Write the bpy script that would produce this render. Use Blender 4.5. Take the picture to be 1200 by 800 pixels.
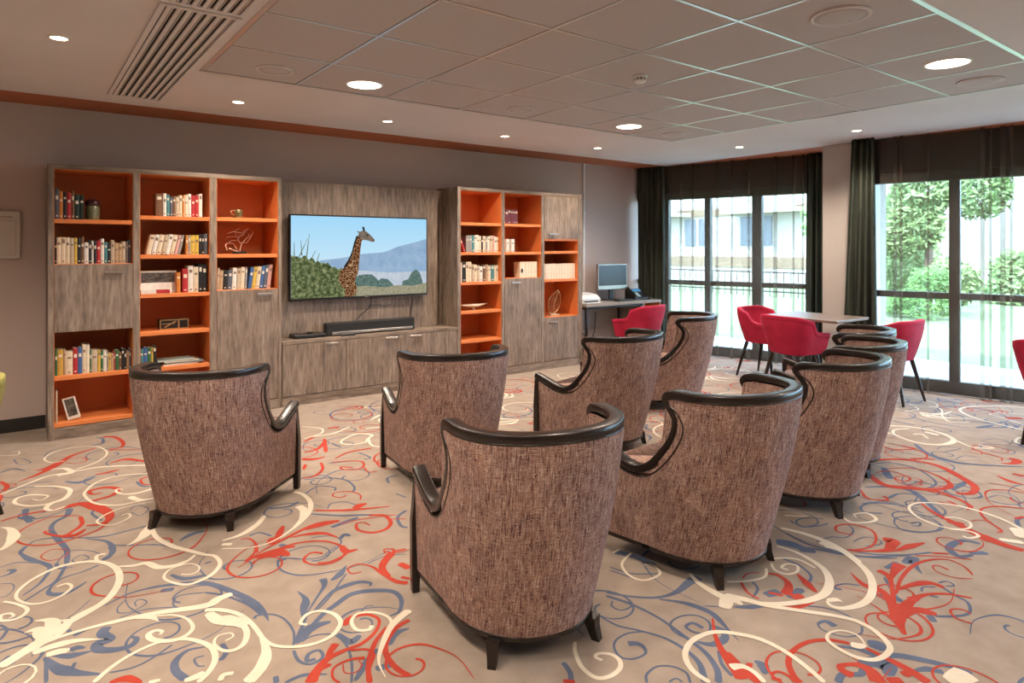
import bpy, math, random
from mathutils import Vector, Matrix, noise

random.seed(7)
scene = bpy.context.scene
COL = scene.collection
for _o in list(bpy.data.objects):
    bpy.data.objects.remove(_o)

# ------------------------------------------------------------------ camera
FPX, HORIZON, YAW, EYE, CEIL = 766.0, 290.5, 0.646, 1.457, 2.61
cam_data = bpy.data.cameras.new('camera')
cam = bpy.data.objects.new('camera', cam_data)
COL.objects.link(cam)
cam.location = (0, 0, EYE)
cam.rotation_euler = (math.pi / 2, 0, -YAW)
cam_data.sensor_width = 36
cam_data.lens = FPX / 1200 * 36
cam_data.shift_y = -(400 - HORIZON) / 1200
cam_data.clip_start = 0.05
cam_data.clip_end = 300
scene.camera = cam

# ------------------------------------------------------------------ sky, sun, exposure
world = bpy.data.worlds.new('sky')
scene.world = world
world.use_nodes = True
_nt = world.node_tree
_bg = _nt.nodes['Background']
_bg.inputs['Color'].default_value = (0.47, 0.70, 1.0, 1)
_bg.inputs['Strength'].default_value = 21.0
sun_data = bpy.data.lights.new('sun', 'SUN')
sun_data.energy = 10.0
sun_data.angle = math.radians(1.0)
sun_data.color = (1.0, 0.94, 0.85)
sun = bpy.data.objects.new('sun', sun_data)
COL.objects.link(sun)
sun.rotation_euler = (math.radians(20), math.radians(-38), 0)
scene.view_settings.view_transform = 'Standard'
scene.view_settings.look = 'None'
scene.view_settings.gamma = 1
scene.view_settings.use_curve_mapping = False
scene.view_settings.exposure = 0.03

# ------------------------------------------------------------------ helpers
CY, SY = math.cos(YAW), math.sin(YAW)

def ray(x, y):
    u = (x - 600) / FPX
    v = (HORIZON - y) / FPX
    return Vector((CY * u + SY, -SY * u + CY, v))

def on_floor(x, y, z=0.0):
    r = ray(x, y)
    return r * ((z - EYE) / r.z) + Vector((0, 0, EYE))

def on_y(x, y, Y):
    r = ray(x, y)
    return r * (Y / r.y) + Vector((0, 0, EYE))

def pixel(p):
    x = CY * p[0] - SY * p[1]
    d = SY * p[0] + CY * p[1]
    return (600 + FPX * x / d, HORIZON - FPX * (p[2] - EYE) / d, d) if d > .05 else (-9999, -9999, d)

class MB:
    """collects faces for ONE mesh object; coordinates are world coordinates"""
    def __init__(self):
        self.v, self.f, self.m, self.uv, self.smooth = [], [], [], {}, []
    def quad(self, a, b, c, d, m=0, s=False):
        n = len(self.v)
        self.v += [a, b, c, d]
        self.f.append((n, n + 1, n + 2, n + 3)); self.m.append(m); self.smooth.append(s)
        return self
    def box(self, x0, x1, y0, y1, z0, z1, m=0, b=0.0):
        if x0 > x1: x0, x1 = x1, x0
        if y0 > y1: y0, y1 = y1, y0
        if z0 > z1: z0, z1 = z1, z0
        b = min(b, (x1 - x0) * .45, (y1 - y0) * .45, (z1 - z0) * .45)
        n = len(self.v)
        if b <= 0:
            self.v += [(x, y, z) for z in (z0, z1) for y in (y0, y1) for x in (x0, x1)]
            fs = [(0, 2, 3, 1), (4, 5, 7, 6), (0, 1, 5, 4), (2, 6, 7, 3), (0, 4, 6, 2), (1, 3, 7, 5)]
            self.f += [tuple(n + i for i in q) for q in fs]
            self.m += [m] * 6; self.smooth += [False] * 6
            return self
        idx = {}
        X, Y, Z = (x0, x1), (y0, y1), (z0, z1)
        for i in (0, 1):
            for j in (0, 1):
                for k in (0, 1):
                    sx, sy, sz = (1 - 2 * i) * b, (1 - 2 * j) * b, (1 - 2 * k) * b
                    for a, p in enumerate(((X[i], Y[j] + sy, Z[k] + sz), (X[i] + sx, Y[j], Z[k] + sz), (X[i] + sx, Y[j] + sy, Z[k]))):
                        idx[i, j, k, a] = len(self.v); self.v.append(p)
        F = []
        for i in (0, 1):
            F.append([idx[i, 0, 0, 0], idx[i, 1, 0, 0], idx[i, 1, 1, 0], idx[i, 0, 1, 0]])
            F.append([idx[0, i, 0, 1], idx[1, i, 0, 1], idx[1, i, 1, 1], idx[0, i, 1, 1]])
            F.append([idx[0, 0, i, 2], idx[1, 0, i, 2], idx[1, 1, i, 2], idx[0, 1, i, 2]])
        for p in (0, 1):
            for q in (0, 1):
                F.append([idx[0, p, q, 1], idx[1, p, q, 1], idx[1, p, q, 2], idx[0, p, q, 2]])
                F.append([idx[p, 0, q, 0], idx[p, 1, q, 0], idx[p, 1, q, 2], idx[p, 0, q, 2]])
                F.append([idx[p, q, 0, 0], idx[p, q, 1, 0], idx[p, q, 1, 1], idx[p, q, 0, 1]])
        for i in (0, 1):
            for j in (0, 1):
                for k in (0, 1):
                    F.append([idx[i, j, k, 0], idx[i, j, k, 1], idx[i, j, k, 2]])
        c = Vector(((x0 + x1) / 2, (y0 + y1) / 2, (z0 + z1) / 2))
        for q in F:
            P = [Vector(self.v[t]) for t in q]
            nn = (P[1] - P[0]).cross(P[2] - P[0])
            if nn.dot(sum(P, Vector()) / len(P) - c) < 0: q.reverse()
            self.f.append(tuple(q)); self.m.append(m); self.smooth.append(False)
        return self
    def grid(self, rows, closed_u=False, m=0, s=True, uv=None, flip=False):
        """rows of points, each row the same length"""
        n = len(self.v)
        R, C = len(rows), len(rows[0])
        for r in rows: self.v += [tuple(p) for p in r]
        if uv:
            for i in range(R):
                for j in range(C): self.uv[n + i * C + j] = uv[i][j]
        for i in range(R - 1):
            for j in range(C if closed_u else C - 1):
                k = (j + 1) % C
                q = (n + i * C + j, n + i * C + k, n + (i + 1) * C + k, n + (i + 1) * C + j)
                self.f.append(q[::-1] if flip else q); self.m.append(m); self.smooth.append(s)
        return self
    def cap(self, ring, m=0, flip=False, s=False):
        n = len(self.v)
        self.v += [tuple(p) for p in ring]
        t = tuple(range(n, n + len(ring)))
        self.f.append(t[::-1] if flip else t); self.m.append(m); self.smooth.append(s)
        return self
    def lathe(self, prof, cx, cy, n=20, m=0, s=True):
        """profile of (radius, z)"""
        rows = [[(cx + r * math.cos(2 * math.pi * k / n), cy + r * math.sin(2 * math.pi * k / n), z) for k in range(n)] for r, z in prof]
        self.grid(rows, True, m, s)
        if prof[0][0] > 1e-5: self.cap(rows[0], m, True)
        if prof[-1][0] > 1e-5: self.cap(rows[-1], m)
        return self
    def tube(self, pts, rad, n=8, m=0, s=True, caps=True):
        pts = [Vector(p) for p in pts]
        rr = rad if isinstance(rad, (list, tuple)) else [rad] * len(pts)
        rows = []
        up = None
        for i, p in enumerate(pts):
            t = (pts[min(i + 1, len(pts) - 1)] - pts[max(i - 1, 0)]).normalized()
            if up is None:
                up = Vector((0, 0, 1)) if abs(t.z) < .9 else Vector((1, 0, 0))
            a = t.cross(up)
            if a.length < 1e-4: a = t.cross(Vector((0, 1, .01)))
            a.normalize()
            b = a.cross(t).normalized()
            up = b
            rows.append([p + (a * math.cos(2 * math.pi * k / n) + b * math.sin(2 * math.pi * k / n)) * rr[i] for k in range(n)])
        self.grid(rows, True, m, s)
        if caps:
            self.cap(rows[0], m, True); self.cap(rows[-1], m)
        return self
    def prism(self, poly, y0, y1, m=0):
        """poly of (x, z) extruded along y"""
        n = len(poly)
        self.cap([(x, y0, z) for x, z in poly], m)
        self.cap([(x, y1, z) for x, z in poly], m, True)
        for i in range(n):
            a, b = poly[i], poly[(i + 1) % n]
            self.quad((a[0], y0, a[1]), (a[0], y1, a[1]), (b[0], y1, b[1]), (b[0], y0, b[1]), m)
        return self
    def build(self, name, mats, parent=None, M=None):
        off = Vector(parent_loc(parent)) if parent else Vector((0, 0, 0))
        vs = [Vector(p) for p in self.v]
        if M: vs = [M @ p for p in vs]
        me = bpy.data.meshes.new(name)
        me.from_pydata([p - off for p in vs], [], self.f)
        if not isinstance(mats, (list, tuple)): mats = [mats]
        for x in mats: me.materials.append(x)
        me.polygons.foreach_set('material_index', self.m)
        me.polygons.foreach_set('use_smooth', self.smooth)
        if self.uv:
            L = me.uv_layers.new(name='UVMap')
            for lp in me.loops:
                L.data[lp.index].uv = self.uv.get(lp.vertex_index, (0, 0))
        me.update()
        o = bpy.data.objects.new(name, me)
        COL.objects.link(o)
        if parent: o.parent = parent
        return o

LOCS = {}
def parent_loc(p):
    """world position of a parent that is not rotated yet"""
    l = Vector((0, 0, 0))
    while p is not None:
        l += p.location; p = p.parent
    return l

def tag(o, label, cat, group=None, kind=None):
    if label: o['label'] = label
    if cat: o['category'] = cat
    if group: o['group'] = group
    if kind: o['kind'] = kind
    return o

def thing(name, loc, label=None, cat=None, group=None, kind=None, rz=0.0):
    o = bpy.data.objects.new(name, None)
    o.empty_display_size = .1
    COL.objects.link(o)
    o.location = loc
    o.rotation_euler = (0, 0, rz)
    return tag(o, label, cat, group, kind)

def copy_tree(o, parent=None):
    c = o.copy()
    COL.objects.link(c)
    if parent: c.parent = parent
    for ch in list(o.children): copy_tree(ch, c)
    return c

def crom(pts, n=6, closed=False):
    """Catmull-Rom through points of any dimension"""
    P = [tuple(p) for p in pts]
    out = []
    L = len(P)
    for i in range(L - 1):
        p0, p1, p2, p3 = P[max(i - 1, 0)], P[i], P[i + 1], P[min(i + 2, L - 1)]
        for k in range(n):
            t = k / n
            out.append(tuple(.5 * (2 * b + (c - a) * t + (2 * a - 5 * b + 4 * c - d) * t * t + (3 * b - a - 3 * c + d) * t ** 3) for a, b, c, d in zip(p0, p1, p2, p3)))
    out.append(P[-1])
    return out

def lerp(a, b, t): return a + (b - a) * t

# ------------------------------------------------------------------ materials
def new_mat(name, color=(.5, .5, .5), rough=.6, metal=0.0, spec=.5):
    m = bpy.data.materials.new(name)
    m.use_nodes = True
    b = m.node_tree.nodes['Principled BSDF']
    b.inputs['Base Color'].default_value = (*color, 1)
    b.inputs['Roughness'].default_value = rough
    b.inputs['Metallic'].default_value = metal
    b.inputs['Specular IOR Level'].default_value = spec
    return m

def N(m, t, **kw):
    n = m.node_tree.nodes.new(t)
    for k, v in kw.items():
        if k in n.inputs: n.inputs[k].default_value = v
        else: setattr(n, k, v)
    return n

def L(m, a, b): m.node_tree.links.new(a, b)

def ramp(m, stops):
    r = N(m, 'ShaderNodeValToRGB')
    e = r.color_ramp.elements
    while len(e) < len(stops): e.new(.5)
    for q, (p, c) in zip(e, stops):
        q.position = p; q.color = (*c, 1)
    return r

def noisy(name, c1, c2, scale=(8, 8, 8), rough=.6, metal=0.0, spec=.5, detail=4, bump=0.0, bump_scale=None, lo=.3, hi=.7, coord='Object'):
    m = new_mat(name, c1, rough, metal, spec)
    b = m.node_tree.nodes['Principled BSDF']
    tc = N(m, 'ShaderNodeTexCoord')
    mp = N(m, 'ShaderNodeMapping', Scale=scale)
    L(m, tc.outputs[coord], mp.inputs['Vector'])
    no = N(m, 'ShaderNodeTexNoise', Scale=1.0, Detail=detail)
    L(m, mp.outputs['Vector'], no.inputs['Vector'])
    r = ramp(m, [(lo, c1), (hi, c2)])
    L(m, no.outputs['Fac'], r.inputs['Fac'])
    L(m, r.outputs['Color'], b.inputs['Base Color'])
    if bump:
        bp = N(m, 'ShaderNodeBump', Strength=bump, Distance=.004)
        if bump_scale:
            n2 = N(m, 'ShaderNodeTexNoise', Scale=bump_scale, Detail=3)
            L(m, tc.outputs[coord], n2.inputs['Vector'])
            L(m, n2.outputs['Fac'], bp.inputs['Height'])
        else:
            L(m, no.outputs['Fac'], bp.inputs['Height'])
        L(m, bp.outputs['Normal'], b.inputs['Normal'])
    return m

def oak(name, vertical=True):
    m = new_mat(name, (.3, .22, .17), .55)
    b = m.node_tree.nodes['Principled BSDF']
    tc = N(m, 'ShaderNodeTexCoord')
    mp = N(m, 'ShaderNodeMapping', Scale=(46, 46, 6) if vertical else (6, 46, 46))
    L(m, tc.outputs['Object'], mp.inputs['Vector'])
    n1 = N(m, 'ShaderNodeTexNoise', Scale=1.0, Detail=6, Roughness=.65)
    L(m, mp.outputs['Vector'], n1.inputs['Vector'])
    mp2 = N(m, 'ShaderNodeMapping', Scale=(12, 12, 2.2) if vertical else (2.2, 12, 12))
    L(m, tc.outputs['Object'], mp2.inputs['Vector'])
    n2 = N(m, 'ShaderNodeTexNoise', Scale=1.0, Detail=5, Roughness=.6)
    L(m, mp2.outputs['Vector'], n2.inputs['Vector'])
    mx = N(m, 'ShaderNodeMath', operation='MULTIPLY_ADD')
    L(m, n1.outputs['Fac'], mx.inputs[0]); mx.inputs[1].default_value = .6
    sc = N(m, 'ShaderNodeMath', operation='MULTIPLY'); sc.inputs[1].default_value = .4
    L(m, n2.outputs['Fac'], sc.inputs[0]); L(m, sc.outputs[0], mx.inputs[2])
    r = ramp(m, [(.35, (.09, .064, .048)), (.5, (.225, .168, .128)), (.66, (.37, .292, .228))])
    L(m, mx.outputs[0], r.inputs['Fac'])
    L(m, r.outputs['Color'], b.inputs['Base Color'])
    bp = N(m, 'ShaderNodeBump', Strength=.12, Distance=.003)
    L(m, n1.outputs['Fac'], bp.inputs['Height']); L(m, bp.outputs['Normal'], b.inputs['Normal'])
    return m

def tweed(name):
    """woven multi-coloured upholstery: warp and weft threads on UV metres"""
    m = new_mat(name, (.25, .16, .13), .9, spec=.15)
    b = m.node_tree.nodes['Principled BSDF']
    uv = N(m, 'ShaderNodeUVMap')
    def thread(sx, sy, seed):
        mp = N(m, 'ShaderNodeMapping', Scale=(sx, sy, 1), Location=(seed, seed * 1.7, seed))
        L(m, uv.outputs['UV'], mp.inputs['Vector'])
        n = N(m, 'ShaderNodeTexNoise', Scale=1.0, Detail=3.0, Roughness=.7)
        L(m, mp.outputs['Vector'], n.inputs['Vector'])
        return n
    warp = thread(290, 20, 1.3)
    weft = thread(26, 340, 7.1)
    big = thread(9, 9, 3.3)
    r1 = ramp(m, [(.35, (.030, .018, .022)), (.41, (.15, .07, .07)), (.46, (.31, .17, .135)), (.52, (.47, .33, .245)), (.57, (.29, .18, .185)), (.64, (.74, .62, .51))])
    r2 = ramp(m, [(.34, (.045, .032, .04)), (.42, (.20, .09, .085)), (.48, (.23, .155, .175)), (.54, (.48, .35, .26)), (.62, (.70, .59, .49))])
    L(m, warp.outputs['Fac'], r1.inputs['Fac']); L(m, weft.outputs['Fac'], r2.inputs['Fac'])
    sel = thread(210, 210, 5.5)
    rs = ramp(m, [(.50, (0, 0, 0)), (.58, (1, 1, 1))])
    L(m, sel.outputs['Fac'], rs.inputs['Fac'])
    mx = N(m, 'ShaderNodeMix', data_type='RGBA')
    L(m, rs.outputs['Color'], mx.inputs[0])
    L(m, r1.outputs['Color'], mx.inputs[6]); L(m, r2.outputs['Color'], mx.inputs[7])
    hs = N(m, 'ShaderNodeMix', data_type='RGBA', blend_type='MULTIPLY')
    hs.inputs[0].default_value = 1.0
    rb = ramp(m, [(.35, (.74, .71, .74)), (.65, (1.0, .94, .91))])
    L(m, big.outputs['Fac'], rb.inputs['Fac'])
    L(m, mx.outputs[2], hs.inputs[6]); L(m, rb.outputs['Color'], hs.inputs[7])
    L(m, hs.outputs[2], b.inputs['Base Color'])
    bp = N(m, 'ShaderNodeBump', Strength=.5, Distance=.002)
    L(m, warp.outputs['Fac'], bp.inputs['Height']); L(m, bp.outputs['Normal'], b.inputs['Normal'])
    return m

def emit(name, color, strength):
    m = bpy.data.materials.new(name)
    m.use_nodes = True
    nt = m.node_tree
    nt.nodes.remove(nt.nodes['Principled BSDF'])
    e = N(m, 'ShaderNodeEmission')
    e.inputs['Color'].default_value = (*color, 1)
    e.inputs['Strength'].default_value = strength
    L(m, e.outputs[0], nt.nodes['Material Output'].inputs['Surface'])
    return m

def sheer(name, color, opacity):
    m = bpy.data.materials.new(name)
    m.use_nodes = True
    nt = m.node_tree
    nt.nodes.remove(nt.nodes['Principled BSDF'])
    t = N(m, 'ShaderNodeBsdfTransparent')
    d = N(m, 'ShaderNodeBsdfDiffuse'); d.inputs['Color'].default_value = (*color, 1)
    tl = N(m, 'ShaderNodeBsdfTranslucent'); tl.inputs['Color'].default_value = (*color, 1)
    a = N(m, 'ShaderNodeMixShader'); a.inputs[0].default_value = .4
    L(m, d.outputs[0], a.inputs[1]); L(m, tl.outputs[0], a.inputs[2])
    mx = N(m, 'ShaderNodeMixShader'); mx.inputs[0].default_value = opacity
    L(m, t.outputs[0], mx.inputs[1]); L(m, a.outputs[0], mx.inputs[2])
    L(m, mx.outputs[0], nt.nodes['Material Output'].inputs['Surface'])
    return m

def glass_mat(name):
    m = bpy.data.materials.new(name)
    m.use_nodes = True
    nt = m.node_tree
    nt.nodes.remove(nt.nodes['Principled BSDF'])
    t = N(m, 'ShaderNodeBsdfTransparent'); t.inputs['Color'].default_value = (.95, .98, .97, 1)
    g = N(m, 'ShaderNodeBsdfGlossy'); g.inputs['Roughness'].default_value = .02
    mx = N(m, 'ShaderNodeMixShader'); mx.inputs[0].default_value = .05
    L(m, t.outputs[0], mx.inputs[1]); L(m, g.outputs[0], mx.inputs[2])
    L(m, mx.outputs[0], nt.nodes['Material Output'].inputs['Surface'])
    return m

def carpet_mat(name, c1, c2):
    return noisy(name, c1, c2, (9, 9, 9), .95, spec=.1, detail=8, bump=.6, bump_scale=420, lo=.25, hi=.75)

MT = {}
MT['carpet'] = carpet_mat('carpet_taupe', (.285, .228, .185), (.37, .302, .25))
MT['carpet_cream'] = carpet_mat('carpet_cream', (.62, .545, .43), (.71, .635, .52))
MT['carpet_red'] = carpet_mat('carpet_red', (.36, .045, .030), (.45, .066, .042))
MT['carpet_blue'] = carpet_mat('carpet_blue', (.085, .11, .175), (.125, .15, .22))
MT['wall'] = noisy('wall_paint', (.52, .42, .375), (.55, .445, .40), (2, 2, 2), .85, spec=.2, bump=.08, bump_scale=160)
MT['wall_pale'] = noisy('pillar_paint', (.47, .43, .40), (.50, .46, .43), (2, 2, 2), .85, spec=.2)
MT['plaster'] = noisy('ceiling_plaster', (.62, .58, .57), (.66, .62, .61), (1.5, 1.5, 1.5), .9, spec=.2)
MT['tile'] = noisy('ceiling_tile_board', (.47, .43, .42), (.52, .475, .465), (240, 240, 240), .95, spec=.1, bump=.2, bump_scale=300)
MT['tbar'] = new_mat('tile_grid_metal', (.62, .62, .60), .3, .75)
MT['red_strip'] = noisy('red_ceiling_strip', (.36, .10, .04), (.48, .15, .06), (70, 70, 70), .7, bump=.2, bump_scale=200)
MT['white_metal'] = new_mat('white_lacquer', (.72, .70, .67), .45)
MT['white_plastic'] = new_mat('white_plastic', (.75, .74, .72), .4)
MT['cream_plastic'] = noisy('cream_plastic', (.62, .56, .49), (.65, .59, .52), (3, 3, 3), .5)
MT['grille_dark'] = new_mat('grille_shadow_box', (.02, .019, .018), .9)
MT['oak'] = oak('grey_oak_vertical', True)
MT['oak_h'] = oak('grey_oak_horizontal', False)
MT['orange'] = noisy('orange_laminate', (.66, .20, .055), (.70, .215, .06), (3, 3, 3), .5)
MT['steel'] = noisy('brushed_steel', (.42, .38, .34), (.50, .46, .41), (80, 4, 4), .35, .9)
MT['base'] = new_mat('dark_baseboard', (.02, .018, .017), .5)
MT['tweed'] = tweed('woven_tweed')
MT['blackwood'] = noisy('dark_lacquered_wood', (.010, .007, .006), (.020, .013, .010), (6, 6, 50), .27, spec=.5)
MT['velvet'] = noisy('crimson_velvet', (.33, .010, .038), (.47, .018, .058), (7, 7, 7), .75, spec=.25)
MT['olive'] = noisy('olive_velvet', (.25, .235, .06), (.35, .32, .11), (7, 7, 7), .75, spec=.25)
MT['blackmetal'] = new_mat('black_metal', (.012, .012, .013), .4, .3)
MT['frame'] = noisy('bronze_window_frame', (.021, .017, .012), (.030, .024, .017), (4, 4, 4), .45)
MT['glass'] = glass_mat('window_glass')
MT['drape'] = noisy('dark_green_drape', (.030, .040, .034), (.075, .082, .062), (30, 30, 1.5), .9, spec=.1)
MT['sheer'] = sheer('brown_sheer', (.16, .125, .095), .33)
MT['tabletop'] = noisy('table_walnut_top', (.15, .115, .095), (.21, .165, .135), (3, 40, 40), .4)
MT['desk'] = noisy('desk_grey_oak', (.24, .2, .17), (.32, .27, .23), (3, 40, 40), .5)
MT['black'] = new_mat('black_plastic', (.012, .012, .013), .35)
MT['blackcloth'] = noisy('speaker_cloth', (.008, .008, .009), (.02, .02, .021), (400, 400, 400), .8)
MT['gold'] = noisy('gold_metal', (.55, .38, .17), (.7, .5, .25), (30, 30, 30), .35, .9)
MT['page'] = noisy('book_pages', (.62, .55, .42), (.72, .65, .52), (3, 3, 300), .9)
MT['title'] = new_mat('spine_print_pale', (.7, .62, .48), .6)
MT['title_dark'] = new_mat('spine_print_dark', (.20, .13, .09), .6)
# ------------------------------------------------------------------ room shell
WALL_Y = 6.52
BAYS = {1: (7.207, 6.52, .2587), 2: (7.223, 3.44, .21)}

def bay_s(n, px):
    """distance along a window bay of the point seen in column px"""
    x0, y0, a = BAYS[n]
    r = ray(px, HORIZON)
    nx, ny = math.cos(a), math.sin(a)
    t = (nx * x0 + ny * y0) / (nx * r.x + ny * r.y)
    return (r.x * t - x0) * math.sin(a) - (r.y * t - y0) * math.cos(a)

def place(o, n, s=0.0, off=0.0, z=0.0):
    x0, y0, a = BAYS[n]
    o.location = (x0 + math.sin(a) * s + math.cos(a) * off, y0 - math.cos(a) * s + math.sin(a) * off, z)
    o.rotation_euler = (0, 0, a - math.pi / 2)
    return o

def struct(name, mb, mat, parent=None):
    o = mb.build(name, mat, parent)
    if not parent: o['kind'] = 'structure'
    return o

floor_mb = MB()
poly = [(-3, -3.5), (8.70, -3.5), (7.223, 3.44), (7.93, 3.8), (7.207, 6.52), (-3, 6.52)]
floor_mb.cap([(x, y, 0) for x, y in poly])
floor_mb.cap([(x, y, -.12) for x, y in poly], flip=True)
for i in range(len(poly)):
    a, b = poly[i], poly[(i + 1) % len(poly)]
    floor_mb.quad((*a, -.12), (*b, -.12), (*b, 0), (*a, 0))
FLOOR = struct('floor', floor_mb, MT['carpet'])
struct('wall_back', MB().box(-3.15, 7.45, WALL_Y, WALL_Y + .15, -.12, 2.9), MT['wall'])
struct('wall_left', MB().box(-3.15, -3, -3.65, WALL_Y, -.12, 2.9), MT['wall'])
struct('wall_front', MB().box(-3, 9, -3.65, -3.5, -.12, 2.9), MT['wall'])
struct('wall_pillar', MB().box(7.27, 8.1, 3.47, 3.80, -.12, CEIL, b=.006), MT['wall_pale'])
struct('baseboard_back', MB().box(-3, .168, WALL_Y - .014, WALL_Y, 0, .105, b=.003).box(5.67, 7.2, WALL_Y - .014, WALL_Y, 0, .105, b=.003), MT['base'])
struct('baseboard_left', MB().box(-3, -2.986, -3.5, WALL_Y - .014, 0, .105, b=.003), MT['base'])

# ceiling: plaster border round a field of square tiles, red strip next to the outer walls
TX = [.955] + [.887 + .679 * i for i in range(1, 8)]
TY = [4.603 - .66 * j for j in range(6)]
PX = 7.28
cm = MB()
zt = CEIL + .12
cm.box(-3, PX, TY[0], 6.05, CEIL, zt)
cm.box(-3, TX[0], -3.5, TY[0], CEIL, zt)
cm.box(TX[-1], PX, TY[-1], TY[0], CEIL, zt)
cm.box(TX[0], PX, -3.5, TY[-1], CEIL, zt)
CEILING = struct('ceiling', cm, MT['plaster'])
struct('light_block_slab', MB().box(-3.15, 9.4, -3.65, 6.67, 2.78, 2.95), MT['plaster'])  # unseen slab added above the ceiling to keep sky and sun light out
rs = MB().box(-3, 7.4, 6.05, WALL_Y, CEIL, zt)
for tri in ([(PX, -3.5), (8.9, -3.5), (PX, 3.47)], [(PX, 3.80), (8.1, 3.80), (PX, 6.9)]):
    rs.cap([(x, y, CEIL) for x, y in tri], flip=True)
    rs.cap([(x, y, zt) for x, y in tri])
    for i in range(3):
        a, b = tri[i], tri[(i + 1) % 3]
        rs.quad((*a, CEIL), (*b, CEIL), (*b, zt), (*a, zt))
struct('trim_1', rs, MT['red_strip'])
for i in range(7):
    for j in range(5):
        g = .010
        x0, x1, y1, y0 = TX[i] + g, TX[i + 1] - g, TY[j] - g, TY[j + 1] + g
        MB().box(x0, x1, y0, y1, CEIL + .001, CEIL + .03, b=.004).build('ceiling_tile', MT['tile'], CEILING)
for i in range(1, 7):
    MB().box(TX[i] - .009, TX[i] + .009, TY[-1], TY[0], CEIL - .001, CEIL + .04).build('grid_bar', MT['tbar'], CEILING)
for j in range(1, 5):
    MB().box(TX[0], TX[-1], TY[j] - .009, TY[j] + .009, CEIL - .0006, CEIL + .04).build('grid_bar', MT['tbar'], CEILING)
for (x0, x1, y0, y1) in ((TX[0] - .022, TX[-1] + .022, TY[0] - .002, TY[0] + .02), (TX[0] - .022, TX[-1] + .022, TY[-1] - .022, TY[-1] + .006),
                         (TX[0] - .022, TX[0] + .004, TY[-1], TY[0]), (TX[-1] - .004, TX[-1] + .022, TY[-1], TY[0])):
    MB().box(x0, x1, y0, y1, CEIL - .003, CEIL + .02, b=.001).build('edge_trim', MT['tbar'], CEILING)

# air grilles
def grille(y0, y1, label):
    x0, x1 = .525, .895
    t = thing('air_grille', (x0, y0, CEIL), label, 'air vent')
    b = .028
    f = MB()
    for q in ((x0, x0 + b, y0, y1), (x1 - b, x1, y0, y1), (x0 + b, x1 - b, y0, y0 + b), (x0 + b, x1 - b, y1 - b, y1)):
        f.box(*q, CEIL - .012, CEIL + .0, b=.003)
    f.build('grille_frame', MT['plaster'], t)
    MB().box(x0 + b, x1 - b, y0 + b, y1 - b, CEIL - .003, CEIL - .0005).build('shadow_box', MT['grille_dark'], t)
    n = 7
    w = (x1 - x0 - 2 * b) / n
    for k in range(n):
        a = x0 + b + k * w
        MB().box(a + .006, a + w * .62, y0 + b, y1 - b, CEIL - .011, CEIL - .003, b=.002).build('slat', MT['plaster'], t)
        MB().box(a + w * .72, a + w * .86, y0 + b, y1 - b, CEIL - .008, CEIL - .003, b=.001).build('slat', MT['tbar'], t)
grille(3.43, 5.72, 'long slotted linear air vent in the plaster ceiling border above the left bookcase')
grille(1.20, 3.40, 'second slotted ceiling air vent carrying on in line from the long one')

# ceiling lamps
WARM = (1.0, .83, .67)
E_BIG = emit('warm_panel_glow', (1.0, .86, .68), 14)
E_SPOT = emit('warm_spot_glow', (1.0, .80, .55), 22)
def downlight(x, y, big, label, power):
    r = .115 if big else .040
    t = thing('ceiling_panel_light' if big else 'recessed_spotlight', (x, y, CEIL), label, 'ceiling light', 'round panel lights in the tile ceiling' if big else 'small spotlights in the plaster border')
    zc = CEIL - (.0 if big else 0)
    MB().lathe([(r, zc - .001), (r + .002, zc - .007), (r + .012, zc - .006), (r + .016, zc + .0)], x, y, 28).build('trim_ring', MT['white_metal'], t)
    MB().lathe([(r, zc - .0035), (r, zc - .0015)], x, y, 28, s=False).build('diffuser', E_BIG if big else E_SPOT, t)
    ld = bpy.data.lights.new('lamp', 'SPOT')
    ld.energy = power
    ld.color = WARM
    ld.spot_size = math.radians(155 if big else 135)
    ld.spot_blend = .9 if big else .75
    ld.shadow_soft_size = r
    lo = bpy.data.objects.new('lamp', ld)
    COL.objects.link(lo)
    lo.parent = t
    lo.location = (0, 0, -.02)
P_BIG, P_SPOT = 180, 112
BIGS = [(1.945, 4.31), (4.616, 4.28), (4.625, 1.62), (1.95, 1.62)]
for i, (x, y) in enumerate(BIGS):
    lab = ['glowing round panel light in the tile nearest the left end of the TV',
           'glowing round panel light in the tile nearest the desk corner',
           'glowing round panel light in the tile row nearest the windows', 'round panel light in the ceiling above the middle armchairs'][i]
    downlight(x, y, True, lab, P_BIG)
for x in (1.38, 2.67, 3.994, 5.324):
    downlight(x, 5.42, False, 'small warm spotlight in the plaster strip in front of the bookcase wall', P_SPOT)
for y in (4.393, 3.085, 1.70):
    downlight(6.56, y, False, 'small warm spotlight in the plaster strip beside the windows', P_SPOT)
downlight(.174, 4.356, False, 'small warm spotlight in the plaster on the far side of the air vent', P_SPOT)
for (x, y) in ((.174, 3.05), (.174, 1.74), (.174, .4), (6.56, .4), (-1.4, 4.36), (-1.4, 1.7)):
    downlight(x, y, False, 'small warm spotlight in the plaster beyond the tiled ceiling', P_SPOT)
for (x, y) in ((1.95, -1.0), (4.6, -1.0)):
    downlight(x, y, True, 'round panel light in the plain ceiling behind the seating', P_BIG)

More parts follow.
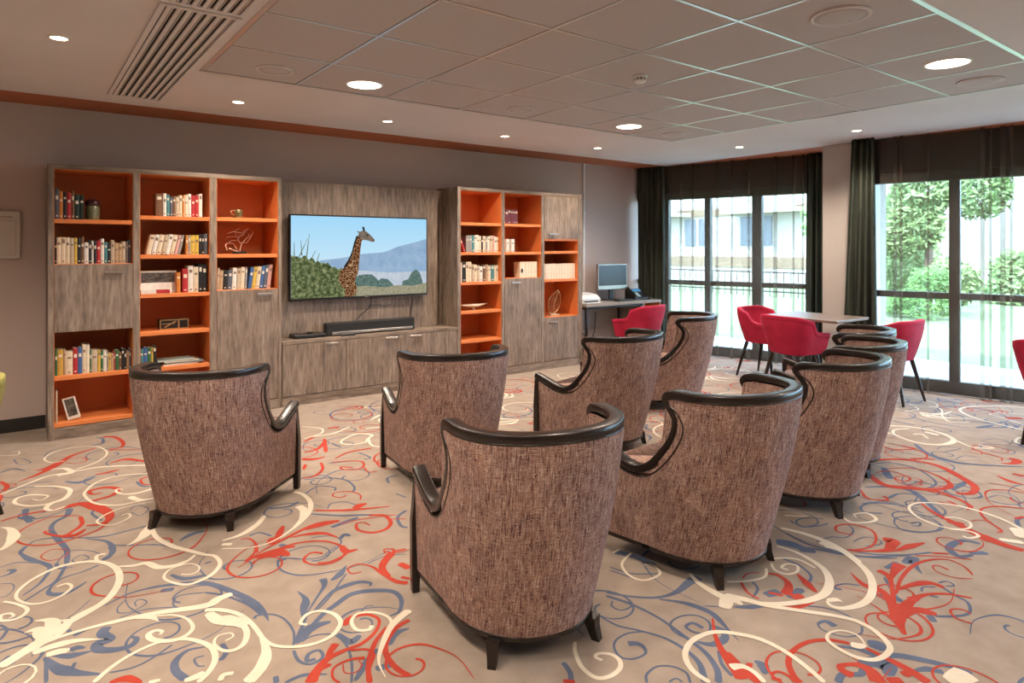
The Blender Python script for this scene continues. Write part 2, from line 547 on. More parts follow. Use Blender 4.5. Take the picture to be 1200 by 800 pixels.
def speaker(x, y, label, r=.14):
    t = thing('ceiling_speaker', (x, y, CEIL), label, 'speaker', 'round ceiling speakers')
    MB().lathe([(r, CEIL), (r, CEIL - .006), (r - .006, CEIL - .010), (r - .018, CEIL - .009), (r - .02, CEIL - .006)], x, y, 32).build('rim', MT['plaster'], t)
    MB().lathe([(r - .02, CEIL - .001), (r - .02, CEIL - .007), (r - .06, CEIL - .009), (0.0001, CEIL - .010)], x, y, 32).build('mesh_cover', MT['tile'], t)
speaker(3.252, 1.607, 'large round white speaker grille in the tiles above the armchairs')
speaker(5.30, 1.66, 'round speaker grille beside the glowing panel light near the windows')
speaker(3.338, 4.30, 'round speaker grille in the back tile row between two panel lights', .12)
speaker(1.321, 4.30, 'faint round speaker grille in the corner tile beside the air vent', .12)
speaker(5.30, 4.30, 'round speaker grille in the corner tile nearest the desk', .12)
sx, sy = 3.324, 2.983
t = thing('smoke_detector', (sx, sy, CEIL), 'small white smoke detector with dark vents under a ceiling tile', 'smoke detector')
MB().lathe([(.05, CEIL), (.05, CEIL - .012), (.044, CEIL - .016)], sx, sy, 24).build('mount', MT['white_plastic'], t)
MB().lathe([(.034, CEIL - .016), (.034, CEIL - .030)], sx, sy, 24).build('vent_core', MT['grille_dark'], t)
MB().lathe([(.041, CEIL - .030), (.042, CEIL - .036), (.030, CEIL - .046), (.0001, CEIL - .048)], sx, sy, 24).build('cap', MT['white_plastic'], t)
for k in range(10):
    a = 2 * math.pi * k / 10
    cx, cy = sx + .038 * math.cos(a), sy + .038 * math.sin(a)
    MB().box(cx - .004, cx + .004, cy - .004, cy + .004, CEIL - .031, CEIL - .015).build('vent_rib', MT['white_plastic'], t)

# wall fittings
t = thing('wall_panel', (-.2, WALL_Y, 1.36), 'cream access panel with thin frame on the wall beside the left bookcase', 'wall panel')
px0, px1, pz0, pz1 = -.42, on_y(24, 300, WALL_Y).x, on_y(24, 303, WALL_Y).z, on_y(24, 248, WALL_Y).z
MB().box(px0, px1, WALL_Y - .03, WALL_Y - .0005, pz0, pz1, b=.006).build('frame', MT['cream_plastic'], t)
MB().box(px0 + .04, px1 - .03, WALL_Y - .037, WALL_Y - .03, pz0 + .03, pz1 - .075, b=.004).build('cover', MT['cream_plastic'], t)
MB().box(px0 + .04, px1 - .05, WALL_Y - .034, WALL_Y - .03, pz1 - .052, pz1 - .04, b=.002).build('slot', MT['wall'], t)
xt = on_y(683.5, 290, WALL_Y).x
tag(MB().box(xt - .016, xt + .016, WALL_Y - .02, WALL_Y - .0005, .8, CEIL - .002, b=.004).box(xt - .020, xt + .020, WALL_Y - .024, WALL_Y - .0005, 1.9, 1.94, b=.004)
    .build('cable_trunking', MT['white_plastic']), 'thin white cable trunking running up the wall beside the right bookcase', 'trunking')
_lx = on_y(676, 290, WALL_Y).x

# ------------------------------------------------------------------ windows
GLASS_TOP, RAIL_T, RAIL_B, SILL = 2.135, 1.01, .945, .13
def window(n, mull, s_end):
    w = thing('window_%d' % n, (0, 0, 0), kind='structure')
    d0, d1 = 0.0, .09
    MB().box(0, s_end, d0, d1, 0.0, SILL, b=.006).build('bottom_rail', MT['frame'], w)
    MB().box(0, s_end, d0, d1, GLASS_TOP, 2.235, b=.006).build('top_rail', MT['frame'], w)
    MB().box(0, s_end, d0 + .0, d1 + .12, 2.235, CEIL + .12, b=.0).build('lintel_board', MT['frame'], w)
    edges = [0.0]
    for (a, b) in mull:
        MB().box(a, b, d0 - .004, d1 + .004, SILL, GLASS_TOP, b=.006).build('mullion', MT['frame'], w)
        edges += [a, b]
    edges.append(s_end)
    for k in range(0, len(edges), 2):
        a, b = edges[k], edges[k + 1]
        if b - a < .03: continue
        MB().box(a, b, d0 + .006, d1 - .006, RAIL_B, RAIL_T, b=.005).build('mid_rail', MT['frame'], w)
        MB().box(a, b, .040, .048, RAIL_T, GLASS_TOP).build('pane', MT['glass'], w)
        MB().box(a, b, .040, .048, SILL, RAIL_B).build('pane', MT['glass'], w)
    if n == 1:
        a = mull[-1][0]
        h = MB().box(a + .02, a + .06, -.03, -.004, 1.10, 1.28, b=.008).box(a + .028, a + .052, -.055, -.03, 1.22, 1.25, b=.005).box(a + .030, a + .05, -.065, -.05, 1.10, 1.25, b=.006)
        h.build('window_handle', MT['blackmetal'], w)
    return place(w, n)
B = lambda n, *p: [bay_s(n, q) for q in p]
m1 = B(1, 779, 783.5, 825.5, 832, 881, 892.5, 948, 955)
window(1, [(m1[0] - .06, m1[1]), (m1[2], m1[3]), (m1[4], m1[5]), (m1[6] + .0, m1[7])], 2.80)
m2 = B(2, 1112, 1125)
mm = [(.0, .06), (m2[0], m2[1])]
step = m2[0] + .02
for k in range(1, 6): mm.append((m2[0] + k * 1.02, m2[1] + k * 1.02))
window(2, mm, 7.05)

def drape(n, s0, s1, off, z0, z1, label, folds=5, amp=.045, flare=0.0, tilt=0.0):
    o = MB()
    cols = folds * 14
    rows = []
    for iz in range(9):
        tz = iz / 8
        z = lerp(z1, z0, tz)
        row = []
        for k in range(cols + 1):
            u = k / cols
            a = amp * (.75 + .35 * tz) * math.sin(u * folds * 2 * math.pi + .5 * math.sin(u * 9 + tz * 1.5)) + .012 * math.sin(u * 31 + tz * 2)
            s = lerp(s0 - flare * tz, s1 + flare * tz * .3, u) + tilt * tz
            row.append((s, a, z))
        rows.append(row)
    o.grid(rows)
    ob = o.build('curtain', MT['drape'])
    sd = ob.modifiers.new('cloth', 'SOLIDIFY'); sd.thickness = .004
    tag(ob, label, 'curtain', 'dark drapes beside the windows')
    place(ob, n, 0, off)
    return ob

def sheer_curtain(n, s0, s1, off, label, pleats, name='sheer_curtain'):
    path = []
    s = s0
    rnd = random.Random(int(s0 * 100) + n)
    nx = 0
    pl = sorted(pleats)
    k = 0
    while s < s1:
        path.append((s, .012 * math.sin(s * 21) + .008 * math.sin(s * 47 + 1)))
        if k < len(pl) and s >= pl[k]:
            w = rnd.uniform(.018, .045)
            b = path[-1][1]
            path += [(s + w, b - .012), (s + w * .95, b - .02), (s + .004, b - .026), (s + .002, b - .034), (s + w, b - .044)]
            s += w
            k += 1
        s += .03
    rows = []
    for tz in (0, .25, .5, .75, 1.0):
        rows.append([(a, b * (.8 + .5 * tz), lerp(CEIL - .004, .012, tz)) for a, b in path])
    ob = MB().grid(rows).build(name, MT['sheer'])
    tag(ob, label, 'curtain', 'sheer voile curtains')
    place(ob, n, 0, off)
    return ob
pl1 = [bay_s(1, q) for q in (800, 815, 841, 860, 877, 910, 929, 940)]
sheer_curtain(1, bay_s(1, 784), bay_s(1, 945), -.10, 'long sheer brown voile curtain across the window nearest the desk', pl1)
pl2 = [bay_s(2, q) for q in (1046, 1054, 1086)]
sheer_curtain(2, bay_s(2, 1034), bay_s(2, 1166), -.10, 'sheer brown voile curtain across the window beside the pale pillar', pl2 + [bay_s(2, 1150), bay_s(2, 1158), bay_s(2, 1162)])
sheer_curtain(2, bay_s(2, 1168.5), 5.0, -.10, 'sheer voile curtain drawn away from the pillar window towards the next panes', [bay_s(2, 1172), bay_s(2, 1176), 1.9, 2.3, 2.8])
d1 = B(1, 783, 946, 969)
drape(1, .05, d1[0] - .015, -.088, .02, CEIL - .003, 'dark green drape hanging in the corner behind the desk', 7, .020)
drape(1, d1[1] + .03, d1[2] + .02, -.14, .02, CEIL - .003, 'dark drape against the pale pillar, beside the desk-side window', 3, .035, .03)
d2 = B(2, 1000, 1032)
drape(2, d2[0] + .02, d2[1] - .03, -.15, .02, CEIL - .003, 'dark green drape between the pale pillar and the garden window', 4, .038, .11)

# ------------------------------------------------------------------ outside
def out_mat(name, c1, c2, sc=2.0, rough=.9): return noisy(name, c1, c2, (sc, sc, sc), rough, spec=.2)
MT['lawn'] = out_mat('lawn_grass', (.13, .17, .08), (.19, .23, .12), 1.2)
MT['facade'] = out_mat('facade_render', (.34, .30, .25), (.40, .35, .29), .5)
MT['tan'] = out_mat('facade_band', (.16, .11, .07), (.20, .145, .095), .8)
MT['dark_glass'] = new_mat('far_window_glass', (.07, .075, .08), .3)
MT['leaf'] = out_mat('leaf_green', (.13, .20, .06), (.25, .33, .14), 1.6)
MT['leaf2'] = out_mat('leaf_dark', (.08, .17, .05), (.17, .30, .09), 1.6)
MT['bark'] = out_mat('bark', (.10, .07, .05), (.18, .13, .09), 8)
MT['paving'] = out_mat('terrace_paving', (.55, .52, .47), (.64, .61, .56), 2)
tag(MB().box(7.3, 70, -40, 60, -.5, -.16).build('lawn', MT['lawn']), None, None, kind='structure')
terr = MB()
tp = [(7.30, 6.9), (9.6, 6.9), (10.4, -3.5), (8.80, -3.5), (7.35, 3.42), (8.02, 3.80)]
terr.cap([(x, y, -.06) for x, y in tp], flip=True)
for i in range(len(tp)):
    a, b = tp[i], tp[(i + 1) % len(tp)]
    terr.quad((*a, -.2), (*b, -.2), (*b, -.06), (*a, -.06))
tag(terr.build('terrace', MT['paving']), None, None, kind='structure')

bx = 27.0
bld = thing('apartment_building', (bx, 18, -.3), 'pale rendered building with balconies beyond the lawn', 'building')
MB().box(bx, bx + 9, 9.0, 34, -.4, 8.5).build('wall', MT['facade'], bld)
MB().box(bx - .05, bx, 9.0, 34, .55, 1.05).build('band', MT['tan'], bld)
MB().box(bx - .06, bx, 9.0, 34, 3.0, 3.35).build('band', MT['tan'], bld)
for yy in (10.2, 13.2, 16.4, 19.6, 22.8, 26.0):
    for zz in (1.55, 4.3):
        f = MB().box(bx - .05, bx + .02, yy, yy + 1.6, zz, zz + 1.35).build('window', MT['dark_glass'], bld)
        MB().box(bx - .08, bx - .04, yy + .75, yy + .85, zz, zz + 1.35).build('mullion', MT['facade'], f)
for yy in (14.6, 20.8):
    MB().box(bx - 1.3, bx, yy, yy + 3.6, 3.0, 3.2).build('balcony_slab', MT['facade'], bld)
    r = MB().box(bx - 1.3, bx - 1.25, yy, yy + 3.6, 3.2, 4.1)
    r.build('balcony_panel', MT['facade'], bld)
# garden railing on the far side of the lawn
rail = thing('garden_railing', (20, 14, -.2), 'thin dark railing with upright bars along the far edge of the lawn', 'railing')
MB().box(20, 20.04, 9.5, 20.5, .62, .67).build('top_bar', MT['frame'], rail)
MB().box(20, 20.04, 9.5, 20.5, -.02, .03).build('bottom_bar', MT['frame'], rail)
bar_me = None
for k in range(45):
    y = 9.5 + k * .25
    if bar_me is None:
        b = MB().box(20.01, 20.03, y - .012, y + .012, -.16, .65).build('bar', MT['frame'], rail); bar_me = b
    else:
        c = bar_me.copy(); COL.objects.link(c); c.parent = rail; c.location = (0, k * .25, 0)
def tree(x, y, h, rad, n, label, mat, cz=None, size=.2, trunk=.12):
    rnd = random.Random(int(x * 10 + y))
    t = thing('tree' if h > 2.5 else 'shrub', (x, y, -.16), label, 'tree' if h > 2.5 else 'shrub', 'garden trees and shrubs')
    if h > 2.5:
        MB().tube([(x, y, -.16), (x + .1, y, h * .35), (x - .05, y + .1, h * .7)], [trunk, trunk * .8, trunk * .4], 8).build('trunk', MT['bark'], t)
    m = MB()
    cz = cz or h * .62
    lobes = [(Vector((rnd.gauss(0, rad * .45), rnd.gauss(0, rad * .45), rnd.gauss(0, (h - cz) * .45))), rnd.uniform(.4, .7)) for _ in range(9)]
    for _ in range(n):
        c, lr = rnd.choice(lobes)
        d = Vector((rnd.gauss(0, 1), rnd.gauss(0, 1), rnd.gauss(0, 1))).normalized() * rnd.uniform(.6, 1) * rad * lr
        p = Vector((x, y, cz)) + c + d
        if p.z < -.1: p.z = rnd.uniform(-.1, .4)
        a = Vector((rnd.gauss(0, 1), rnd.gauss(0, 1), rnd.gauss(0, 1))).normalized()
        b = a.orthogonal().normalized()
        s = size * rnd.uniform(.6, 1.3)
        m.quad(p - a * s, p + b * s * .45, p + a * s, p - b * s * .45)
    o = m.build('foliage', mat, t)
    o['kind'] = 'stuff'
tree(18.0, 6.75, 4.2, 1.25, 14000, 'bushy light green tree seen through the garden window beside the drape', MT['leaf'], 2.5, .10)
tree(24.5, 5.2, 2.6, 1.7, 12000, 'round green bush growing along the garden edge behind the mullion', MT['leaf'], 1.0, .11)
tree(31.0, 3.2, 3.4, 2.3, 14000, 'broad green tree in the garden seen through the right-hand pane', MT['leaf'], 1.4, .15)
tree(16.5, 6.35, 1.6, .55, 3000, 'dark clipped shrub beside the pale garden wall', MT['leaf2'], .55, .05)
tree(23.0, 9.3, 2.6, 1.2, 4000, 'green shrub mass between the garden wall and the building', MT['leaf'], 1.0, .08)
tag(MB().box(14.6, 14.9, 6.6, 7.35, -.2, 1.0, b=.02).box(14.55, 14.95, 6.55, 7.4, 1.0, 1.08, b=.02).build('garden_wall', MT['facade']),
    'short pale rendered garden wall with coping beyond the terrace', 'wall')
# ------------------------------------------------------------------ wall units
FY = 6.03           # front plane of the bookcases
BK = 6.50           # their backs
TH = .022

def part(mb, name, mat, par): return mb.build(name, mat, par)

def handle(x0, x1, z, y, par):
    MB().box(x0, x1, y - .026, y - .016, z - .010, z + .010, b=.003).box(x0 + .008, x0 + .022, y - .016, y, z - .006, z + .006).box(x1 - .022, x1 - .008, y - .016, y, z - .006, z + .006).build('handle', MT['steel'], par)

def bookcase(label, xs, ztop, cols, lefts):
    """xs: outer-left, [(col x0, col x1)...], outer-right; cols: per column list of shelf heights and doors"""
    x_l, x_r = xs[0], xs[-1]
    t = thing('bookcase', ((x_l + x_r) / 2, FY, 0), label, 'bookcase')
    inner = xs[1]
    part(MB().box(x_l, inner[0][0], FY, BK, 0, ztop, b=.002), 'side_panel', MT['oak'], t)
    part(MB().box(inner[-1][1], x_r, FY, BK, 0, ztop, b=.002), 'side_panel', MT['oak'], t)
    part(MB().box(inner[0][0], inner[-1][1], FY, BK, ztop - .035, ztop, b=.002), 'top_panel', MT['oak_h'], t)
    part(MB().box(inner[0][0], inner[-1][1], FY, FY + .02, 0, .088, b=.002), 'plinth', MT['oak_h'], t)
    for a, b in zip(inner[:-1], inner[1:]):
        part(MB().box(a[1], b[0], FY, BK, .088, ztop - .035, b=.002), 'divider', MT['oak'], t)
    for (x0, x1), spec in zip(inner, cols):
        zb, zt = .088, ztop - .035
        e = .0008
        part(MB().box(x0 + e, x1 - e, BK - .016, BK - .002, zb, zt), 'back_panel', MT['orange'], t)
        lin = MB().box(x0 + e, x0 + .004, FY + .006, BK - .016, zb, zt).box(x1 - .004, x1 - e, FY + .006, BK - .016, zb, zt).box(x0 + .004, x1 - .004, FY + .006, BK - .016, zt - .004, zt - e)
        part(lin, 'lining', MT['orange'], t)
        for z in spec.get('shelf', ()):
            part(MB().box(x0 + .004, x1 - .004, FY + .008, BK - .016, z - .032, z, b=.002), 'shelf', MT['orange'], t)
        for (z0, z1, hs, hz) in spec.get('door', ()):
            d = part(MB().box(x0 + .003, x1 - .003, FY - .001, FY + .018, z0 + .003, z1 - .003, b=.0015), 'door', MT['oak'], t)
            if hs is not None:
                if hs == 'mid': handle(x0 + .12, x0 + .30, hz, FY, d)
                else: handle(hs[0], hs[1], hz, FY, d)
    return t

# left bookcase
C1 = [(.209, .731), (.779, 1.305), (1.359, 1.882)]
bookcase('tall grey oak bookcase with orange shelves, holding most of the books, left of the television', [.172, C1, 1.912], 2.095, [
    dict(shelf=(1.678, 1.334, .48, .125), door=[(.812, 1.333, (.535, .672), 1.268)]),
    dict(shelf=(1.720, 1.401, 1.081, .771, .475, .125)),
    dict(shelf=(1.724, 1.404, 1.091, .125), door=[(.094, 1.090, (1.69, 1.83), 1.045)])], None)
# right bookcase
C2 = [(3.847, 4.40), (4.442, 4.987), (5.033, 5.585)]
bookcase('tall grey oak bookcase with orange niches and cream volumes, right of the television', [3.805, C2, 5.655], 2.125, [
    dict(shelf=(1.738, 1.411, 1.080, .761, .44, .125)),
    dict(shelf=(1.738, 1.411, 1.108, .125), door=[(.094, 1.107, (4.53, 4.66), 1.055)]),
    dict(shelf=(1.575, 1.419, 1.078, .620, .125), door=[(1.566, 2.088, (5.09, 5.23), 1.625), (.094, .619, (5.10, 5.24), .56)])], None)

# television unit
LOWT = .598
tv_x0, tv_x1 = 1.918, 3.802
unit = thing('media_cabinet', ((tv_x0 + tv_x1) / 2, FY, 0), 'low grey oak media cabinet with three doors under the television', 'cabinet')
part(MB().box(tv_x0, tv_x1, FY - .002, BK, LOWT - .028, LOWT, b=.002), 'top_panel', MT['oak_h'], unit)
part(MB().box(tv_x0, tv_x1, FY + .022, BK, .09, LOWT - .028), 'body', MT['oak'], unit)
part(MB().box(tv_x0, tv_x1, FY + .004, FY + .022, 0, .088, b=.002), 'plinth', MT['oak_h'], unit)
dx = [tv_x0 + .002, on_y(406, 400, FY).x, on_y(474, 395, FY).x, tv_x1 - .002]
for k in range(3):
    d = part(MB().box(dx[k] + .0025, dx[k + 1] - .0025, FY, FY + .02, .092, LOWT - .032, b=.0015), 'door', MT['oak'], unit)
    hx = (dx[k + 1] - .22, dx[k + 1] - .09) if k < 2 else (dx[k] + .06, dx[k] + .19)
    handle(hx[0], hx[1], LOWT - .05, FY, d)
PNY = 6.30
pan = thing('wall_cladding', ((tv_x0 + tv_x1) / 2, PNY, LOWT), 'tall grey oak cladding board behind the television', 'cladding')
part(MB().box(tv_x0, tv_x1 - .09, PNY, PNY + .04, LOWT + .001, 2.10, b=.002), 'board', MT['oak'], pan)
part(MB().box(tv_x1 - .088, tv_x1 - .002, PNY + .05, BK, LOWT + .001, 2.10, b=.002), 'side_board', MT['oak'], pan)
part(MB().box(tv_x0 + .1, tv_x1 - .3, PNY + .04, BK, 1.0, 1.6), 'batten', MT['oak'], pan)

# television with its picture
TY_ = 6.235
tx0, tx1, tz0, tz1 = 2.051, 3.548, .948, 1.782
tv = thing('television', ((tx0 + tx1) / 2, TY_, tz0), 'large flat television showing a giraffe on a savanna', 'television')
part(MB().box(tx0, tx1, TY_, TY_ + .03, tz0, tz1, b=.004).box(tx0 + .2, tx1 - .2, TY_ + .03, PNY - .001, tz0 + .15, tz1 - .2), 'casing', MT['black'], tv)
bz = .014
sx0, sx1, sz0, sz1 = tx0 + bz, tx1 - bz, tz0 + .022, tz1 - bz
SW, SH = sx1 - sx0, sz1 - sz0
def screen_sky():
    m = emit('screen_sky', (.4, .7, .95), 1.0)
    nt = m.node_tree
    e = nt.nodes['Emission']
    tc = N(m, 'ShaderNodeTexCoord')
    sp = N(m, 'ShaderNodeSeparateXYZ')
    L(m, tc.outputs['Generated'], sp.inputs[0])
    r = ramp(m, [(0.2, (.70, .80, .90)), (.55, (.50, .75, .92)), (1.0, (.36, .68, .93))])
    L(m, sp.outputs['Z'], r.inputs['Fac'])
    L(m, r.outputs['Color'], e.inputs['Color'])
    return m
def screen_noise(name, stops, scale, k=1.0, tex='noise'):
    m = emit(name, (.5, .5, .5), k)
    e = m.node_tree.nodes['Emission']
    tc = N(m, 'ShaderNodeTexCoord')
    if tex == 'noise':
        n = N(m, 'ShaderNodeTexNoise', Scale=scale, Detail=8, Roughness=.7)
        out = n.outputs['Fac']
    else:
        n = N(m, 'ShaderNodeTexVoronoi', Scale=scale, feature='DISTANCE_TO_EDGE')
        out = n.outputs['Distance']
    L(m, tc.outputs['Object'], n.inputs['Vector'])
    r = ramp(m, stops)
    L(m, out, r.inputs['Fac'])
    L(m, r.outputs['Color'], e.inputs['Color'])
    return m
scr = part(MB().box(sx0, sx1, TY_ - .0012, TY_ + .001, sz0, sz1), 'screen', screen_sky(), tv)
def sp(u, v): return (sx0 + u * SW, sz0 + v * SH)
# picture coordinates from the photo: u across 0..1, v up 0..1
def img(x, y):   # zoomed picture coordinates -> u, v
    u = (x - 148) / (950 - 148)
    top = lerp(262, 278, u); bot = lerp(760, 722, u)
    return u, 1 - (y - top) / (bot - top)
def layer(name, pts, depth, mat):
    P = [sp(*(max(0, min(1, c)) for c in img(x, y))) for x, y in pts]
    o = MB().prism(P, TY_ - .0012 - depth, TY_ - .0012 - depth + .0003).build(name, mat, scr)
    return o
hill = screen_noise('screen_hill', [(.3, (.22, .36, .55)), (.7, (.36, .50, .66))], 9)
plain = screen_noise('screen_plain', [(.3, (.42, .48, .56)), (.7, (.60, .66, .74))], 12)
grass = screen_noise('screen_grass', [(.35, (.20, .20, .12)), (.65, (.46, .42, .30))], 45)
bushm = screen_noise('screen_bush', [(.36, (.02, .03, .015)), (.50, (.11, .14, .055)), (.66, (.34, .36, .19))], 26)
treem = screen_noise('screen_trees', [(.35, (.05, .10, .09)), (.65, (.17, .25, .22))], 40)
gir = screen_noise('screen_giraffe', [(.02, (.62, .40, .20)), (.055, (.09, .025, .010)), (.5, (.14, .045, .018))], 32, tex='vor')
girh = screen_noise('screen_giraffe_head', [(.35, (.08, .06, .05)), (.65, (.30, .24, .18))], 60)
dark = emit('screen_dark', (.02, .015, .012), 1)
layer('hill', [(300, 530), (420, 515), (540, 490), (660, 480), (700, 470), (760, 445), (840, 425), (900, 410), (960, 395), (960, 640), (300, 640)], .0002, hill)
layer('plain', [(300, 600), (420, 585), (560, 590), (700, 600), (960, 590), (960, 700), (300, 700)], .0004, plain)
rb = random.Random(3)
layer('far_trees', [(500, 690), (500, 640), (520, 618), (560, 612), (600, 612), (625, 630), (640, 650), (660, 635), (700, 640), (730, 670), (740, 690)], .0006, treem)
layer('far_trees', [(785, 690), (795, 650), (830, 640), (850, 600), (880, 580), (905, 600), (920, 640), (935, 690)], .0006, treem)
layer('grass', [(480, 780), (480, 690), (560, 680), (680, 690), (760, 675), (860, 680), (960, 660), (960, 780)], .0008, grass)
bush = [(140, 790), (140, 505)]
for k in range(24):
    x = 150 + k * 13
    bush.append((x, 505 + (k / 23) ** 1.6 * 90 + rb.uniform(-14, 14)))
bush += [(470, 640), (510, 790)]
layer('bush', bush, .0010, bushm)
for (x0, y0, x1, y1) in ((165, 510, 165, 420), (190, 510, 235, 400), (205, 500, 200, 410), (230, 510, 245, 372), (285, 540, 300, 485), (255, 520, 280, 470)):
    layer('twig', [(x0 - 3, y0), (x0 + 3, y0), (x1 + 1, y1), (x1 - 1, y1)], .0010, bushm)
layer('giraffe_body', [(405, 640), (415, 595), (440, 570), (465, 535), (480, 500), (490, 465), (500, 425), (515, 385), (530, 368), (552, 372), (548, 400), (538, 420), (533, 460), (528, 510), (525, 545), (520, 600), (500, 650), (512, 690), (508, 725), (492, 752), (440, 752), (445, 700), (425, 690)], .0013, gir)
layer('giraffe_mane', [(444, 574), (469, 534), (482, 500), (492, 465), (503, 425), (520, 383), (509, 380), (494, 425), (485, 465), (474, 498), (459, 530), (434, 568)], .0015, dark)
layer('giraffe_head', [(520, 372), (528, 356), (545, 350), (565, 352), (585, 368), (605, 388), (619, 405), (616, 416), (600, 416), (575, 408), (550, 405), (532, 395)], .0016, girh)
layer('giraffe_horn', [(548, 352), (543, 328), (549, 324), (556, 330), (560, 353)], .0017, dark)
layer('giraffe_ear', [(530, 366), (512, 358), (514, 353), (533, 355)], .0017, girh)
layer('giraffe_eye', [(566, 374), (576, 371), (582, 379), (572, 382)], .0018, dark)
part(MB().box((tx0 + tx1) / 2 + .02, (tx0 + tx1) / 2 + .06, TY_ - .002, TY_, tz0 + .006, tz0 + .013), 'badge', MT['steel'], tv)

# soundbar, media player, cables
bx0, bx1 = on_y(382, 390, 6.14).x, on_y(486.5, 375, 6.14).x
sb = thing('soundbar', ((bx0 + bx1) / 2, 6.14, LOWT), 'long black soundbar on the media cabinet under the television', 'soundbar')
part(MB().box(bx0, bx1, 6.14, 6.22, LOWT, LOWT + .128, b=.012), 'body', MT['blackcloth'], sb)
part(MB().box(bx0 + .06, bx1 - .03, 6.128, 6.142, LOWT + .012, LOWT + .038, b=.003), 'front_strip', MT['steel'], sb)
p0, p1 = on_y(344, 392, 6.16), on_y(383, 390, 6.16)
mp_ = thing('media_player', ((p0.x + p1.x) / 2, 6.16, LOWT), 'flat black media player box left of the soundbar', 'media player')
part(MB().box(p0.x, p1.x - .02, 6.12, 6.29, LOWT, LOWT + .036, b=.005), 'case', MT['black'], mp_)
part(MB().box(p0.x + .15, p0.x + .20, 6.19, 6.24, LOWT + .036, LOWT + .052, b=.004), 'knob', MT['black'], mp_)
tag(MB().box(on_y(400, 394, 6.06).x, on_y(417, 392, 6.06).x, 6.06, 6.10, LOWT, LOWT + .018, b=.005).build('remote_control', MT['black']), 'small black remote control lying in front of the soundbar', 'remote')
def cable(name, pts, r, label, mat=None):
    return tag(MB().tube(crom(pts, 6), r, 6).build(name, mat or MT['black']), label, 'cable')
a = on_y(435, 350, 6.27); b = on_y(424, 372, 6.27)
cable('cable', [(a.x, 6.272, .946), (a.x - .01, 6.27, .86), (b.x - .02, 6.262, .77), (b.x - .08, 6.25, .70), (b.x - .10, 6.245, .62)], .006, 'black cable curling down from the television to the middle of the soundbar')
a = on_y(483, 347, 6.28)
cable('cable', [(a.x, 6.28, .946), (a.x, 6.285, .86), (a.x - .02, 6.28, .74), (a.x - .03, 6.26, .62)], .005, 'thin black cable hanging straight down behind the end of the soundbar')
a = on_y(432, 358, 6.29)
cable('cable', [(a.x, 6.288, .86), (a.x + .09, 6.29, .868), (a.x + .18, 6.288, .85), (a.x + .25, 6.29, .862)], .003, 'thin loose cable sagging sideways below the television', )

# ------------------------------------------------------------------ books
PAL = dict(slate=(.09, .10, .13), black=(.012, .012, .014), red=(.42, .02, .025), brown=(.16, .075, .035), green=(.03, .12, .045), dkgreen=(.012, .032, .026),
           cream=(.68, .56, .40), white=(.72, .67, .60), beige=(.50, .40, .28), tan=(.45, .30, .17), yellow=(.60, .40, .06), mustard=(.50, .31, .06), teal=(.05, .20, .22),
           grey=(.27, .25, .24), blue=(.045, .11, .28), orange=(.55, .19, .035), pink=(.60, .32, .28), maroon=(.13, .025, .045), ivory=(.74, .64, .49))
WORD = dict(slate='slate grey', black='black', red='red', brown='brown', green='green', dkgreen='dark green', cream='cream', white='white', beige='beige', tan='tan', yellow='yellow',
            mustard='mustard', teal='teal', grey='grey', blue='blue', orange='orange', pink='pink', maroon='maroon', ivory='ivory')
BM = {k: noisy('book_' + k, tuple(c * .88 for c in v), tuple(min(1, c * 1.08) for c in v), (25, 25, 25), .6) for k, v in PAL.items()}
SEEN_LABELS = {}
def book(x, w, h, z, col, place_, lean=0.0, depth=None, y=None, band=True, group=None, name='book', style=None, label=None):
    """one upright book: boards, rounded spine, recessed page block, printed bands"""
    d = depth or min(.16, h * .68)
    y0 = y if y is not None else FY + .045
    m = MB()
    t = min(.003, w * .16)
    # local: x 0..w, y 0..d, z 0..h
    m.box(0, t, .003, d, 0, h, 0); m.box(w - t, w, .003, d, 0, h, 0)
    n = 5
    rows = [[(w * k / (n - 1), .004 - .004 * math.sin(math.pi * k / (n - 1)), zz) for k in range(n)] for zz in (0, h)]
    m.grid(rows, m=0)
    m.box(t, w - t, .006, d - .004, .004, h - .004, 1)
    if band and w > .009 and col != 'ivory':
        r = random.Random(int(x * 1e4) + int(z * 100))
        za = h * r.uniform(.60, .78); zb = za + h * r.uniform(.06, .16)
        m.box(w * .2, w * .8, -.0012, .002, za, zb, 2)
        if r.random() < .6: m.box(w * .3, w * .7, -.0012, .002, h * .08, h * .13, 2)
    light = sum(PAL[col]) > .9
    M = Matrix.Translation((0, 0, 0))
    lab = style or label or ('%s book %s' % (WORD[col], place_))
    SEEN_LABELS.setdefault(lab, []).append(1)
    # lean about the lower right/left corner
    o = m.build(name, [BM[col], MT['page'], MT['title_dark'] if light else MT['title']])
    if lean > 0:      # top leans to +x, pivot on lower right edge
        zz = w * math.sin(lean)
        o.location = (x, y0, z + zz * 0 + w * math.sin(lean) + .0006)
    else:
        o.location = (x, y0, z + .0006)
    o.rotation_euler = (0, lean, 0)
    tag(o, lab, 'book', group or ('books ' + place_))
    return o

